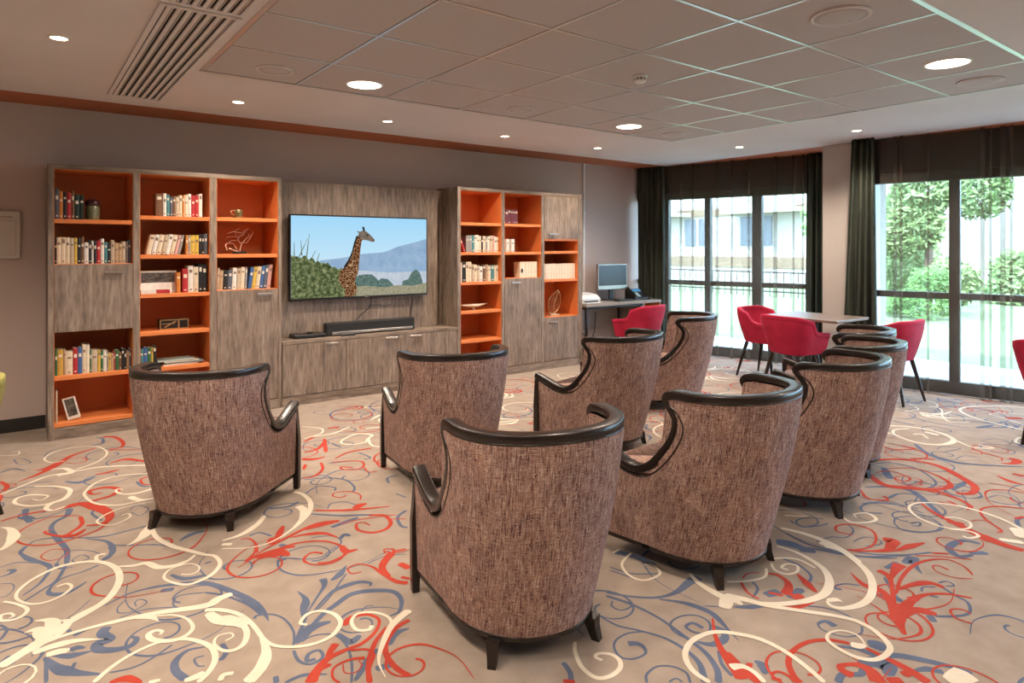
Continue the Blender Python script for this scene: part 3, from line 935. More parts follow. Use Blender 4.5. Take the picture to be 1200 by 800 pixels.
def nb1(i, spec): return i in (0, len(spec) - 1)
def row(x0, x1, z, spec, place_, lean=None, fill=True, hbase=.2):
    """spec: list of (colour, relative width, height, [lean])"""
    tot = sum(s[1] for s in spec)
    k = (x1 - x0) / tot if fill else 1.0
    x = x0
    hs = sorted(s[2] for s in spec)
    for i, s in enumerate(spec):
        w = s[1] * k
        ln = s[3] if len(s) > 3 else (lean or 0.0)
        size = '' if nb1(i, spec) else 'thin ' if s[1] < .65 else 'thick ' if s[1] > 1.4 else 'tall ' if len(spec) > 3 and s[2] >= hs[-1] > hs[0] else 'low ' if len(spec) > 3 and s[2] <= hs[0] < hs[-1] else ''
        nb = [WORD[spec[j][0]] for j in (i - 1, i + 1) if 0 <= j < len(spec)]
        if len(nb) == 0: t = ''
        elif len(nb) == 1: t = 'next to %s at the end ' % nb[0]
        else: t = 'between %s and %s ones ' % tuple(nb)
        book(x, w * (.95 if not ln else .90), s[2], z, s[0], place_, ln, label='%s%s book %s%s' % (size, WORD[s[0]], t, place_))
        x += w
LB, RB = 'left bookcase', 'right bookcase'
row(.218, .405, 1.678, [('slate', 1.1, .235), ('orange', 1, .215), ('black', 1, .21), ('red', 1.2, .205), ('brown', .8, .22), ('dkgreen', 1.4, .195), ('dkgreen', 1.2, .19)], "on the left bookcase's top shelf")
row(.217, .722, 1.334, [('black', .5, .20), ('cream', 1, .205), ('cream', 1.1, .205), ('cream', 1, .205), ('beige', 1, .2), ('yellow', .8, .2), ('black', .9, .2), ('brown', .8, .21), ('white', 1.1, .165),
    ('black', .7, .185), ('white', .5, .18), ('black', .8, .18), ('red', 1, .18), ('white', .9, .195), ('teal', .8, .17), ('black', .9, .165), ('beige', .9, .185), ('tan', 1, .165), ('tan', .9, .16), ('beige', 1, .175), ('grey', .6, .175), ('slate', .8, .19)],
    "above the left bookcase's flap door")
row(.90, 1.255, 1.720, [('brown', 2.2, .185), ('white', 1, .19), ('teal', 1, .18), ('slate', .9, .16), ('brown', .9, .17), ('beige', 1, .165), ('cream', 1, .18), ('orange', .7, .175), ('cream', 1.1, .185), ('white', 1, .195), ('red', 1.2, .185), ('red', 1.2, .185), ('white', 1.1, .20)],
    "in the left bookcase's top middle niche")
row(.83, 1.085, 1.401, [('cream', 1.1, .165), ('white', 1, .165), ('cream', 1.1, .165), ('beige', .9, .165), ('white', 1, .17), ('cream', 1, .165), ('pink', .7, .165), ('grey', .7, .165)], "leaning in the left bookcase's second niche", lean=.20)
row(1.125, 1.295, 1.401, [('orange', .8, .165), ('grey', .7, .165), ('yellow', 1.4, .165), ('yellow', 1.2, .165), ('black', .9, .175), ('black', .8, .175), ('slate', 1, .18)], "upright in the left bookcase's second niche")
row(1.10, 1.29, 1.081, [('red', 1.3, .20), ('white', 1.2, .225), ('cream', 1.2, .215), ('black', .9, .24), ('black', 1, .235)], "beside the face-out art book")
row(1.370, 1.62, 1.091, [('beige', .5, .19), ('tan', 1, .17), ('black', 1.1, .165), ('slate', 1.1, .17), ('white', 1.1, .19), ('beige', 1, .185), ('cream', 1, .195), ('grey', .6, .19)], "above the left bookcase's cupboard door", lean=.05)
row(1.63, 1.825, 1.091, [('blue', 1, .195), ('yellow', 1, .195), ('cream', 1.1, .2), ('blue', 1, .205), ('slate', 1, .21), ('pink', 1, .215)], "tilted above the left bookcase's cupboard", lean=.13)
row(.217, .723, .48, [('green', .7, .20), ('mustard', 1.6, .20), ('tan', .6, .195), ('cream', 1.9, .18), ('red', 1.3, .20), ('blue', 1.2, .205), ('cream', 1, .225), ('ivory', 1, .22), ('green', .5, .18), ('beige', 1.7, .175), ('yellow', .8, .17),
    ('green', .8, .165), ('white', .9, .165), ('grey', .5, .16), ('yellow', .7, .14), ('tan', .8, .135), ('red', .4, .15), ('green', 1.1, .16), ('brown', .7, .14), ('black', .8, .17), ('black', .7, .16), ('tan', .7, .145), ('slate', .6, .16)],
    "below the left bookcase's flap door")
row(.785, .905, .475, [('teal', .9, .16), ('blue', 1, .17), ('green', .9, .165), ('yellow', .5, .165), ('black', .8, .175)], "next to the stacked magazines")
row(3.945, 4.385, 1.411, [('grey', 1.4, .185), ('grey', 1.1, .19), ('teal', 1.1, .185), ('white', 1, .19), ('white', .9, .19), ('cream', 1, .18), ('black', .8, .18), ('cream', 1.1, .18), ('grey', .9, .17), ('white', .8, .175), ('beige', 1.5, .185), ('pink', .8, .185), ('white', .8, .175), ('cream', .9, .17)],
    "on the right bookcase's second shelf")
book(3.918, .022, .17, 1.411, 'red', 'x', -.38, style='thin red book tilted against the side on the second shelf of the right bookcase')
row(3.852, 4.385, 1.080, [('ivory', 1.1, .215), ('black', 1.3, .215), ('cream', .9, .225), ('cream', 1, .225), ('beige', .9, .195), ('cream', 1, .19), ('beige', .9, .18), ('white', 1.1, .17), ('brown', 1.1, .19), ('tan', .8, .19), ('cream', 1, .175), ('teal', 1.2, .18), ('ivory', .7, .175), ('cream', .8, .18)],
    "on the right bookcase's third shelf")
row(4.455, 4.665, 1.738, [('maroon', 1, .165)] * 6, "in the right bookcase's top set")
row(4.70, 4.96, 1.108, [('ivory', 1.6, .185), ('ivory', 1, .185), ('ivory', 1, .185), ('ivory', 1, .185), ('ivory', .9, .185)], "above the right bookcase's cupboard")
row(5.038, 5.575, 1.078, [('ivory', 1, .185)] * 12, "below the right bookcase's top cupboard")
row(4.50, 4.545, 1.411, [('white', 1, .15)], "standing apart with its twin below the maroon set")
row(4.575, 4.62, 1.411, [('white', 1, .15)], "standing apart with its twin below the maroon set")
em = MB()
for k in range(7):
    a = 2 * math.pi * k / 7
    ex, ez = 4.728 + .008 * math.cos(a), 1.19 + .018 * math.sin(a)
    em.box(ex - .006, ex + .006, -.002, -.001, ez - .008, ez + .008)
em_par = [o for o in bpy.data.objects if o.name.startswith('book') and o.type == 'MESH' and abs(o.location.x - 4.70) < 1e-4 and abs(o.location.z - 1.1086) < 1e-3][0]
for i, v in enumerate(em.v): em.v[i] = (v[0] - em_par.location.x, v[1], v[2] - em_par.location.z)
_eo = em.build('emblem', MT['black']); _eo.parent = em_par
em_par['label'] = 'thick ivory volume with a dark oval emblem above the right cupboard door'
# ------------------------------------------------------------------ ornaments on the shelves
jx, jz = .465, 1.6785
j = thing('lidded_jar', (jx, FY + .12, jz), 'dark lidded jar with pale belly next to the dark books', 'jar')
part(MB().lathe([(.038, jz), (.046, jz + .01), (.050, jz + .06), (.046, jz + .105), (.04, jz + .115)], jx, FY + .12, 20), 'body', noisy('jar_glaze', (.10, .11, .05), (.24, .23, .13), (20, 20, 20), .3), j)
part(MB().lathe([(.043, jz + .115), (.052, jz + .12), (.052, jz + .14), (.045, jz + .155), (.02, jz + .165), (.0001, jz + .167)], jx, FY + .12, 20), 'lid', noisy('jar_lid', (.03, .006, .006), (.06, .012, .012), (20, 20, 20), .3), j)
# facing magazine with a photograph, flat book before it
mz = 1.081
mg = thing('magazine', (.90, FY + .12, mz), 'white art book standing face out with a dark photograph on its cover', 'book')
def slab(mb, x0, x1, y0, lean, t, h):
    """upright sheet leaning back, local box -> world"""
    M = Matrix.Translation((x0, y0, mz)) @ Matrix.Rotation(-lean, 4, 'X')
    return M
Mg = Matrix.Translation((.790, FY + .10, mz + .0025)) @ Matrix.Rotation(-.10, 4, 'X')
MB().box(0, .275, 0, .016, 0, .185, b=.001).build('cover', BM['white'], mg, Mg)
cov_dark = noisy('cover_photo', (.02, .02, .02), (.22, .20, .18), (30, 30, 60), .5, detail=6)
MB().box(.012, .262, -.0008, .0005, .085, .168).build('cover_photo', cov_dark, mg, Mg)
fb = thing('lying_book', (.88, FY + .05, mz), 'white and red book lying flat in front of the face-out art book', 'book')
part(MB().box(.79, 1.01, FY + .02, FY + .095, mz + .0005, mz + .030, b=.001), 'cover', BM['white'], fb)
part(MB().box(.90, 1.0, FY + .0185, FY + .09, mz + .003, mz + .0305), 'red_band', BM['red'], fb)
book(1.055, .03, .17, mz, 'orange', 'x', style='orange book beside the face-out art book')
tag(MB().box(.875, .99, FY + .2, FY + .34, mz + .0005, mz + .18, b=.002).box(.90, .95, FY + .199, FY + .2, mz + .1, mz + .16, 0).build('back_row_books', BM['red']), 'red bound volume standing behind the face-out art book', 'book')
# decorative metal box
dz = .771
dbx = thing('decorative_box', (1.06, FY + .15, dz), 'black and gold ornamental box alone on its shelf', 'box')
part(MB().box(.935, 1.16, FY + .10, FY + .22, dz + .0005, dz + .085, b=.004), 'body', MT['black'], dbx)
for q in ((.937, 1.158, dz + .076, dz + .086), (.937, 1.158, dz + .002, dz + .010), (.937, .946, dz + .01, dz + .076), (1.075, 1.086, dz + .01, dz + .076), (1.15, 1.158, dz + .01, dz + .076)):
    part(MB().box(q[0], q[1], FY + .0975, FY + .1005, q[2], q[3]), 'gilt_strip', MT['gold'], dbx)
part(MB().prism([(.965, dz + .02), (.985, dz + .02), (1.07, dz + .07), (1.05, dz + .07)], FY + .097, FY + .1), 'gilt_strip', MT['gold'], dbx)
part(MB().prism([(.95, dz + .05), (.96, dz + .045), (1.05, dz + .045), (1.05, dz + .055)], FY + .097, FY + .1), 'gilt_strip', MT['gold'], dbx)
# magazine stack
sz = .475
rm = random.Random(11)
for k in range(4):
    x = 1.09 + rm.uniform(-.05, .05)
    if k == 3: x = 1.05
    o = MB().box(-.135, .135, -.09, .09, 0, .011, b=.001)
    ob = o.build('lying_magazine', [noisy('magazine_%d' % k, *[((.60, .55, .47), (.66, .61, .53)), ((.10, .13, .16), (.2, .23, .25)), ((.5, .44, .34), (.6, .53, .42)), ((.30, .36, .33), (.4, .46, .42)), ((.65, .62, .56), (.7, .67, .6)), ((.16, .14, .12), (.25, .22, .2)), ((.62, .57, .46), (.70, .64, .52))][k], (9, 9, 9), .4)])
    ob.location = (x, FY + .13, sz + .001 + k * .0115)
    ob.rotation_euler = (0, 0, rm.uniform(-.35, .35))
    tag(ob, 'magazine lying in the flat stack on the lower middle shelf of the left bookcase', 'magazine', 'stacked magazines in the left bookcase')
# small green metal cup
cz_ = 1.724
cx_ = 1.575
cup = thing('small_pitcher', (cx_, FY + .14, cz_), 'small green-bronze pitcher alone on the top shelf', 'pitcher')
part(MB().lathe([(.03, cz_ + .0005), (.034, cz_ + .005), (.031, cz_ + .04), (.034, cz_ + .075), (.029, cz_ + .078), (.026, cz_ + .04), (.0001, cz_ + .012)], cx_, FY + .14, 20), 'body', noisy('bronze_green', (.11, .10, .04), (.24, .21, .10), (30, 30, 30), .35, .5), cup)
part(MB().tube(crom([(cx_ - .03, FY + .14, cz_ + .07), (cx_ - .062, FY + .14, cz_ + .065), (cx_ - .06, FY + .14, cz_ + .035), (cx_ - .032, FY + .14, cz_ + .025)], 6), .004, 6), 'handle', MT['gold'], cup)
# wire sculpture
wx, wz, wy = 1.585, 1.404, FY + .15
ws = thing('wire_sculpture', (wx, wy, wz), 'open wire sculpture of bent loops on a black base', 'sculpture')
part(MB().box(wx - .055, wx + .055, wy - .03, wy + .03, wz + .0005, wz + .022, b=.003), 'base', MT['black'], ws)
copper = noisy('copper_wire', (.62, .40, .28), (.75, .52, .38), (30, 30, 30), .4, .6)
def wire(pts): part(MB().tube([(wx + a, wy + c, wz + b) for a, b, c in pts], .0042, 6), 'wire', copper, ws)
wire([(0, .02, 0), (.02, .10, 0), (.09, .17, .01), (.05, .215, .01), (-.02, .15, .0), (.0, .10, 0)])
wire([(-.01, .02, .01), (-.045, .09, .02), (-.10, .10, .02), (-.105, .15, .01), (-.03, .155, .0), (-.04, .21, 0), (.0, .23, 0)])
wire([(.0, .10, -.01), (.06, .10, -.01), (.115, .19, -.01), (.07, .23, -.01), (.02, .16, 0)])
wire([(-.02, .02, -.01), (-.09, .05, -.01), (-.11, .03, -.01), (-.12, .08, 0), (-.07, .12, 0), (-.02, .12, 0), (.03, .19, 0), (-.06, .2, 0), (-.1, .18, 0)])
# frames in the bottom niche
def frame(x, w, h, d, lean, label, mat, pic):
    t = thing('photo_frame', (0, 0, 0), label, 'frame')
    MB().box(0, d, 0, w, 0, .012, b=.001).box(0, d, 0, w, h - .012, h, b=.001).box(0, d, 0, .012, .012, h - .012, b=.001).box(0, d, w - .012, w, .012, h - .012, b=.001).build('moulding', mat, t)
    MB().box(.003, d - .003, .012, w - .012, .012, h - .012).build('picture', pic, t)
    t.location = (x, FY + .03, .1257)
    t.rotation_euler = (0, lean, 0)
pic1 = noisy('framed_print', (.02, .018, .015), (.20, .17, .14), (25, 25, 25), .3)
frame(.222, .15, .24, .012, 0, 'thin cream frame standing upright against the side of the bottom niche', BM['beige'], pic1)
t = thing('photo_frame', (0, 0, 0), 'pale picture frame with a dark print tilted in the bottom niche', 'frame')
MB().box(0, .010, 0, .014, 0, .17, b=.001).box(.075, .085, 0, .014, 0, .17, b=.001).box(.010, .075, 0, .014, 0, .024, b=.001).box(.010, .075, 0, .014, .16, .17, b=.001).build('moulding', BM['white'], t)
MB().box(.010, .075, .004, .012, .024, .16).build('picture', pic1, t)
t.location = (.300, FY + .06, .1262); t.rotation_euler = (0, -.24, -.25)
# wooden fish-like bowl
fz = .761
fx = on_y(557, 360, FY + .1).x
bowl = thing('driftwood_bowl', (fx, FY + .12, fz), 'pale elongated driftwood bowl on a little foot', 'bowl')
rows = []
for k in range(13):
    u = -1 + 2 * k / 12
    w = .055 * max(.02, (1 - abs(u) ** 1.6)) + .004
    xx = fx - .02 + u * .20
    zc = fz + .055 + .012 * u * u
    rows.append([(xx, FY + .12 + w * math.cos(a), zc + (w * .55) * math.sin(a) - (w * .3 if math.sin(a) > 0 else 0)) for a in [2 * math.pi * q / 14 for q in range(14)]])
part(MB().grid(rows, True), 'dish', noisy('driftwood', (.42, .32, .23), (.56, .45, .34), (10, 60, 60), .7), bowl)
part(MB().lathe([(.025, fz + .0005), (.02, fz + .01), (.015, fz + .04)], fx - .02, FY + .12, 14), 'foot', BM['white'], bowl)
# leaf ornament
lz = .620
lx = on_y(649, 368, FY + .12).x
lf = thing('leaf_ornament', (lx, FY + .12, lz), 'gold skeleton leaf ornament on a pale base', 'ornament')
part(MB().box(lx - .07, lx + .07, FY + .09, FY + .15, lz + .0005, lz + .020, b=.003), 'base', BM['beige'], lf)
def lp(a, b): return (lx + a, FY + .12, lz + b)
outl = crom([lp(0, .02), lp(-.06, .04), (lx - .09, FY + .12, lz + .14), lp(-.065, .22), lp(.02, .28), lp(.075, .31), lp(.105, .22), lp(.09, .11), lp(.0, .02)], 6)
part(MB().tube(outl, .0045, 6), 'outline', MT['gold'], lf)
part(MB().tube(crom([lp(-.005, .02), lp(.0, .12), lp(.035, .22), lp(.075, .31)], 6), .0045, 6), 'midrib', MT['gold'], lf)
for k in range(6):
    q = .08 + k * .033
    m0 = (.002 + .045 * (q / .3) ** 1.6)
    part(MB().tube([lp(m0, q), lp(m0 - .075 + k * .004, q + .045)], .0022, 5), 'vein', MT['gold'], lf)
    part(MB().tube([lp(m0, q), lp(min(.095, m0 + .075 - k * .006), q + .035)], .0022, 5), 'vein', MT['gold'], lf)
# ------------------------------------------------------------------ upholstered tub armchairs
def sgn_pow(v, e): return math.copysign(abs(v) ** e, v)

class Tub:
    """horizontal U-shaped shell; q in [-1,1] runs from the right arm front over the back to the left arm front"""
    def __init__(s, top, base, zt, zb, split=.5, flare=1.4, e=.85):
        s.top, s.base, s.zt, s.zb, s.flare, s.e = top, base, zt, zb, flare, e
    def plan(s, P, y_or_phi, kind, side):
        hw, hwf, yf, ya, yb = P
        if kind == 's':
            t = (yf - y_or_phi) / (yf - ya)
            return Vector((side * lerp(hwf, hw, t), y_or_phi, 0)), Vector((side, 0, 0))
        c, sn = math.cos(y_or_phi), math.sin(y_or_phi)
        p = Vector((side * hw * sgn_pow(c, s.e), ya + (yb - ya) * sgn_pow(sn, s.e), 0))
        n = Vector((side * c / hw, sn * (1 if yb > ya else -1) / abs(yb - ya), 0)).normalized()
        return p, n
    def at(s, kind, v, side, z, inset=0.0):
        """v: side 's' -> fraction 0 (front) .. 1 (start of the back arc); 'a' -> arc angle"""
        if kind == 's':
            tp, n = s.plan(s.top, lerp(s.top[2], s.top[3], v), 's', side)
            bp, _ = s.plan(s.base, lerp(s.base[2], s.base[3], v), 's', side)
        else:
            tp, n = s.plan(s.top, v, 'a', side)
            bp, _ = s.plan(s.base, v, 'a', side)
        f = max(0.0, min(1.1, (z - s.zb) / (s.zt - s.zb)))
        g = 1 - (1 - min(f, 1)) ** s.flare if f <= 1 else 1
        p = bp.lerp(tp, g)
        p = p - n * inset
        return Vector((p.x, p.y, z)), n

def tub_columns(prof, arc_z, na=12):
    """left half list of (kind, v, z): prof is list of (v, z) along the side, front to back; arc_z(phi) height on the back arc"""
    half = [('s', v, z) for v, z in prof]
    for k in range(1, na + 1):
        ph = math.pi / 2 * k / na
        half.append(('a', ph, arc_z(ph)))
    cols = [(1, *c) for c in half] + [(-1, *c) for c in reversed(half[:-1])]
    return cols

def sweep_rim(mb, pts, nrm, w, h, uvs=None, sharp=True):
    """rounded-rectangle section swept along pts, w across (along nrm), h in the third direction"""
    sec = []
    r = .26
    for (sx, sz) in ((1, 1), (-1, 1), (-1, -1), (1, -1)):
        for a in (0, 45, 90):
            base = {(1, 1): 0, (-1, 1): 90, (-1, -1): 180, (1, -1): 270}[sx, sz]
            ang = math.radians(base + a)
            sec.append((sx * (.5 - r / 2) + .5 * r * math.cos(ang), sz * (.5 - r / 2) + .5 * r * math.sin(ang)))
    rows = []
    n = len(pts)
    for i in range(n):
        t = (pts[min(i + 1, n - 1)] - pts[max(i - 1, 0)]).normalized()
        nn = nrm[i] - t * nrm[i].dot(t)
        nn.normalize()
        b = t.cross(nn)
        ww = w[i] if isinstance(w, list) else w
        hh = h[i] if isinstance(h, list) else h
        rows.append([pts[i] + nn * (a * ww) + b * (c * hh) for a, c in sec])
    mb.grid(rows, True, s=True)
    mb.cap(rows[0], flip=True); mb.cap(rows[-1])
    return mb

def shell_surface(tub, cols, z0, zoff, inset, rows=9, flip=False, mb=None, ztop_clip=None):
    mb = mb or MB()
    G, U = [], []
    us = [0.0]
    prev = None
    for c in cols:
        p, _ = tub.at(c[1], c[2], c[0], .5, 0)
        if prev is not None: us.append(us[-1] + (p - prev).length)
        prev = p
    for r in range(rows):
        t = r / (rows - 1)
        gr, ur = [], []
        for c, u in zip(cols, us):
            zt = c[3] + zoff
            z = lerp(z0, zt, t)
            p, _ = tub.at(c[1], c[2], c[0], z, inset)
            gr.append(p); ur.append((u, z))
        G.append(gr); U.append(ur)
    mb.grid(G, uv=U, flip=flip)
    return mb, G

def uv_box(mb):
    """planar metres UV for boxes that carry fabric"""
    for i, p in enumerate(mb.v):
        if i not in mb.uv: mb.uv[i] = (p[0] + p[1] * .37, p[2] + p[1] * .73)
    return mb

def make_armchair():
    t = thing('tub_armchair', (0, 0, 0), None, 'armchair', 'tweed tub armchairs facing the television')
    tub = Tub(top=(.335, .340, .375, -.13, -.455), base=(.290, .325, .365, .06, -.300), zt=.81, zb=.10, flare=1.35, e=.93)
    # top edge along an arm, front to back: (y on top plan, z)
    prof = [(.375, .512), (.30, .492), (.21, .462), (.13, .442), (.06, .445), (-.01, .480), (-.075, .560), (-.115, .645), (-.115, .715), (-.075, .765), (-.052, .795), (-.075, .817), (-.13, .822)]
    fabr = [(.335, .492), (.30, .482), (.21, .450), (.13, .430), (.05, .428), (-.03, .455), (-.105, .530), (-.158, .630), (-.165, .705), (-.118, .765), (-.064, .793), (-.078, .814), (-.13, .822)]
    yf, ya = .375, -.13
    cols = tub_columns([((yf - y) / (yf - ya), z) for y, z in crom(prof, 3)], lambda ph: .820 + .010 * math.sin(ph), 14)
    fcols = tub_columns([((yf - y) / (yf - ya), z) for y, z in crom(fabr, 3)], lambda ph: .820 + .010 * math.sin(ph), 14)
    outer, og = shell_surface(tub, fcols, .096, -.014, 0.0, 10)
    outer.build('outer_shell', MT['tweed'], t)
    cin = fcols
    inner, ig = shell_surface(tub, cin, .36, -.018, .062, 7, flip=True)
    inner.build('inner_back', MT['tweed'], t)
    # fabric fronts of the arms
    fr = MB()
    for side in (1, -1):
        a = []
        for k in range(6):
            z = lerp(.096, .478, k / 5)
            p, _ = tub.at('s', .04 / .505, side, z, 0); q, _ = tub.at('s', .04 / .505, side, z, .062)
            a.append([p, q])
        fr.grid(a, s=False)
    uv_box(fr)
    fr.build('arm_front', MT['tweed'], t)
    # wooden show rail
    pts, nrm, ws = [], [], []
    for c in cols:
        p, n = tub.at(c[1], c[2], c[0], c[3] + .0, .027)
        pts.append(p); nrm.append(n)
        ws.append(.064)
    sweep_rim(MB(), pts, nrm, .056, .036).build('show_rail', MT['blackwood'], t)
    # piping just under the rail
    pp = []
    for c in fcols:
        p, n = tub.at(c[1], c[2], c[0], c[3] - .016, .002)
        pp.append(p)
    MB().tube(pp, .0045, 6).build('piping', MT['blackwood'], t)
    # base rail
    bp, bn = [], []
    for c in cols:
        p, n = tub.at(c[1], c[2], c[0], .088, .016)
        bp.append(p); bn.append(n)
    sweep_rim(MB(), bp, bn, .036, .020).build('base_rail', MT['blackwood'], t)
    fa = MB().box(-.285, .285, .325, .358, .09, .125, b=.003)
    fa.build('front_rail', MT['blackwood'], t)
    ap = uv_box(MB().box(-.27, .27, .328, .355, .12, .30, b=.01))
    ap.build('front_apron', MT['tweed'], t)
    # seat deck and cushion following the inner shell
    deck = MB()
    ring = []
    for c in cols:
        p, n = tub.at(c[1], c[2], c[0], .40, .066)
        ring.append(p)
    yf = .33
    rows = []
    cen = Vector((0, .02, 0))
    for (zz, k) in ((.125, .90), (.29, .94), (.36, .985), (.405, .985), (.432, .955), (.445, .85), (.45, .4), (.45, .02)):
        rows.append([Vector((lerp(cen.x, p.x, k), lerp(cen.y, min(p.y, .355), k), zz)) for p in ring])
    deck.grid(rows, True, s=True, uv=[[(p.x, p.y + p.z) for p in r] for r in rows])
    deck.build('seat_cushion', MT['tweed'], t)
    # straight front posts running to the floor
    for side in (1, -1):
        p, _ = tub.at('s', 0, side, .49, .027)
        b = MB()
        x0 = side * .327
        rows = []
        for z, w, dd, xo in ((0, .030, .034, .0), (.10, .036, .038, 0), (.30, .036, .038, .0), (.488, .040, .040, (p.x - x0))):
            cx = x0 + xo
            rows.append([(cx - w / 2, .375 - .018 - dd / 2, z), (cx + w / 2, .375 - .018 - dd / 2, z), (cx + w / 2, .375 - .018 + dd / 2, z), (cx - w / 2, .375 - .018 + dd / 2, z)])
        b.grid(rows, True, s=False); b.cap(rows[0], flip=True); b.cap(rows[-1])
        b.build('leg', MT['blackwood'], t)
    # splayed rear legs
    for side in (1, -1):
        rows = []
        for z, w, dx, dy in ((.085, .050, 0, 0), (.05, .040, .004, -.005), (0, .030, .014, -.020)):
            cx, cy = side * (.195 + dx), -.225 + dy
            a = math.radians(35) * side
            r = []
            for (ux, uy) in ((-1, -1), (1, -1), (1, 1), (-1, 1)):
                lx, ly = ux * w / 2, uy * w / 2
                r.append((cx + lx * math.cos(a) - ly * math.sin(a), cy + lx * math.sin(a) + ly * math.cos(a), z))
            rows.append(r)
        b = MB(); b.grid(rows, True, s=False, flip=True); b.cap(rows[0]); b.cap(rows[-1], flip=True)
        b.build('leg', MT['blackwood'], t)
    return t

def az(o, x, y, deg):
    """stand a thing at x, y facing deg clockwise from +Y"""
    o.location = (x, y, 0)
    o.rotation_euler = (0, 0, -math.radians(deg))

ARM = [  # rear-foot midpoint x, y, heading, label
    (.705, 3.70, 40, 'tweed tub armchair standing alone in front of the left bookcase'),
    (2.12, 3.33, 13, 'tweed tub armchair in front of the media cabinet, beside the gap to the lone armchair'),
    (1.515, 1.80, 14, 'tweed tub armchair with its whole back in view, behind the one facing the soundbar'),
    (3.53, 3.25, -14, 'tweed tub armchair facing the right end of the television, next to the red desk chair'),
    (5.03, 3.85, -47, 'tweed tub armchair standing in front of the garden-side window glass by the desk'),
    (2.60, 1.70, -2, 'tweed tub armchair between the whole-backed one and the one nearest the cafe table'),
    (3.74, 1.80, -14, 'tweed tub armchair at the window end of the near row'),
    (4.50, 2.02, -20, 'tweed tub armchair mostly hidden, second behind the end armchair of the near row'),
    (5.16, 2.36, -24, 'tweed tub armchair mostly hidden, last one before the red chair at the window'),
]
chair0 = make_armchair()
for i, (x, y, hd, lab) in enumerate(ARM):
    o = chair0 if i == 0 else copy_tree(chair0)
    h = math.radians(hd)
    az(o, x + .25 * math.sin(h), y + .25 * math.cos(h), hd)
    o['label'] = lab

# ------------------------------------------------------------------ velvet chairs
def make_velvet(mat):
    t = thing('velvet_chair', (0, 0, 0), None, 'chair', 'crimson velvet tub chairs')
    tub = Tub(top=(.285, .27, .22, -.08, -.27), base=(.205, .21, .20, -.06, -.19), zt=.72, zb=.40, flare=1.3, e=.8)
    prof = crom([(.22, .595), (.16, .608), (.08, .615), (.01, .628), (-.03, .655), (-.06, .70), (-.08, .735)], 3)
    vv = [((.22 - y) / .30, z) for y, z in prof]
    cols = tub_columns(vv, lambda ph: .735 + .042 * math.sin(min(ph * 1.6, math.pi / 2)), 12)
    m, og = shell_surface(tub, cols, .40, -.015, 0, 8)
    m, ig = shell_surface(tub, cols, .40, -.015, .045, 8, flip=True, mb=m)
    pts, nrm = [], []
    for c in cols:
        p, n = tub.at(c[1], c[2], c[0], c[3] - .018, .0225)
        pts.append(p); nrm.append(n)
    sweep_rim(m, pts, nrm, .049, .044)
    # arm fronts and underside
    for side in (1, -1):
        a = []
        for k in range(5):
            z = lerp(.40, .605, k / 4)
            p, _ = tub.at('s', 0, side, z, 0); q, _ = tub.at('s', 0, side, z, .045)
            a.append([p, q])
        m.grid(a, s=False)
    m.build('shell', mat, t)
    ring = [tub.at(c[1], c[2], c[0], .42, .05)[0] for c in cols]
    rows = []
    for (zz, k) in ((.385, .80), (.39, 1.04), (.41, 1.06), (.455, 1.0), (.475, .96), (.482, .8), (.485, .05)):
        rows.append([Vector((p.x * k, lerp(.02, min(p.y, .235), k), zz)) for p in ring])
    s = MB(); s.grid(rows, True); s.cap(rows[0], flip=True)
    s.build('seat', mat, t)
    for sx in (1, -1):
        for sy in (1, -1):
            a = Vector((sx * .15, sy * .14 - .0, .39)); b = Vector((sx * .215, sy * .215 - (.0 if sy > 0 else .015), 0))
            MB().tube([a, a.lerp(b, .5), b], [.021, .017, .011], 12).build('leg', MT['blackwood'], t)
    return t
vel0 = make_velvet(MT['velvet'])
VEL = [
    (5.96, 5.36, -8, 'crimson velvet chair drawn up to the desk'),
    (6.777, 4.20, 180, 'crimson velvet chair on the desk side of the cafe table, open side towards the room'),
    (6.29, 3.58, 98, 'crimson velvet chair with its back to the armchairs at the cafe table'),
    (6.68, 2.84, 2, 'crimson velvet chair at the cafe table in front of the bright garden glass'),
    (6.20, 1.42, 80, 'crimson velvet chair by the second cafe table'),
]
for i, (x, y, hd, lab) in enumerate(VEL):
    o = vel0 if i == 0 else copy_tree(vel0)
    az(o, x, y, hd)
    o['label'] = lab
yel = make_velvet(MT['olive'])
az(yel, -.335, 4.36, -82)
yel['label'] = 'olive yellow velvet chair beside the left bookcase'
yel['group'] = 'olive velvet chairs'

# ------------------------------------------------------------------ cafe tables
def cafe_table(x, y, w, d, label):
    t = thing('cafe_table', (x, y, 0), label, 'table')
    MB().box(x - w / 2, x + w / 2, y - d / 2, y + d / 2, .718, .745, b=.004).build('table_top', MT['tabletop'], t)
    MB().box(x - .16, x + .16, y - .16, y + .16, .705, .718, b=.002).build('mounting_plate', MT['blackmetal'], t)
    MB().lathe([(.035, .02), (.035, .705)], x, y, 18).build('column', MT['blackmetal'], t)
    MB().box(x - .22, x + .22, y - .22, y + .22, 0, .018, b=.004).build('base_plate', MT['blackmetal'], t)
    return t
cafe_table(6.675, 3.57, .66, .80, 'square cafe table with dark wooden top beside the pale pillar')
cafe_table(6.55, 1.45, .66, .5, 'second cafe table whose corner shows by the garden window')

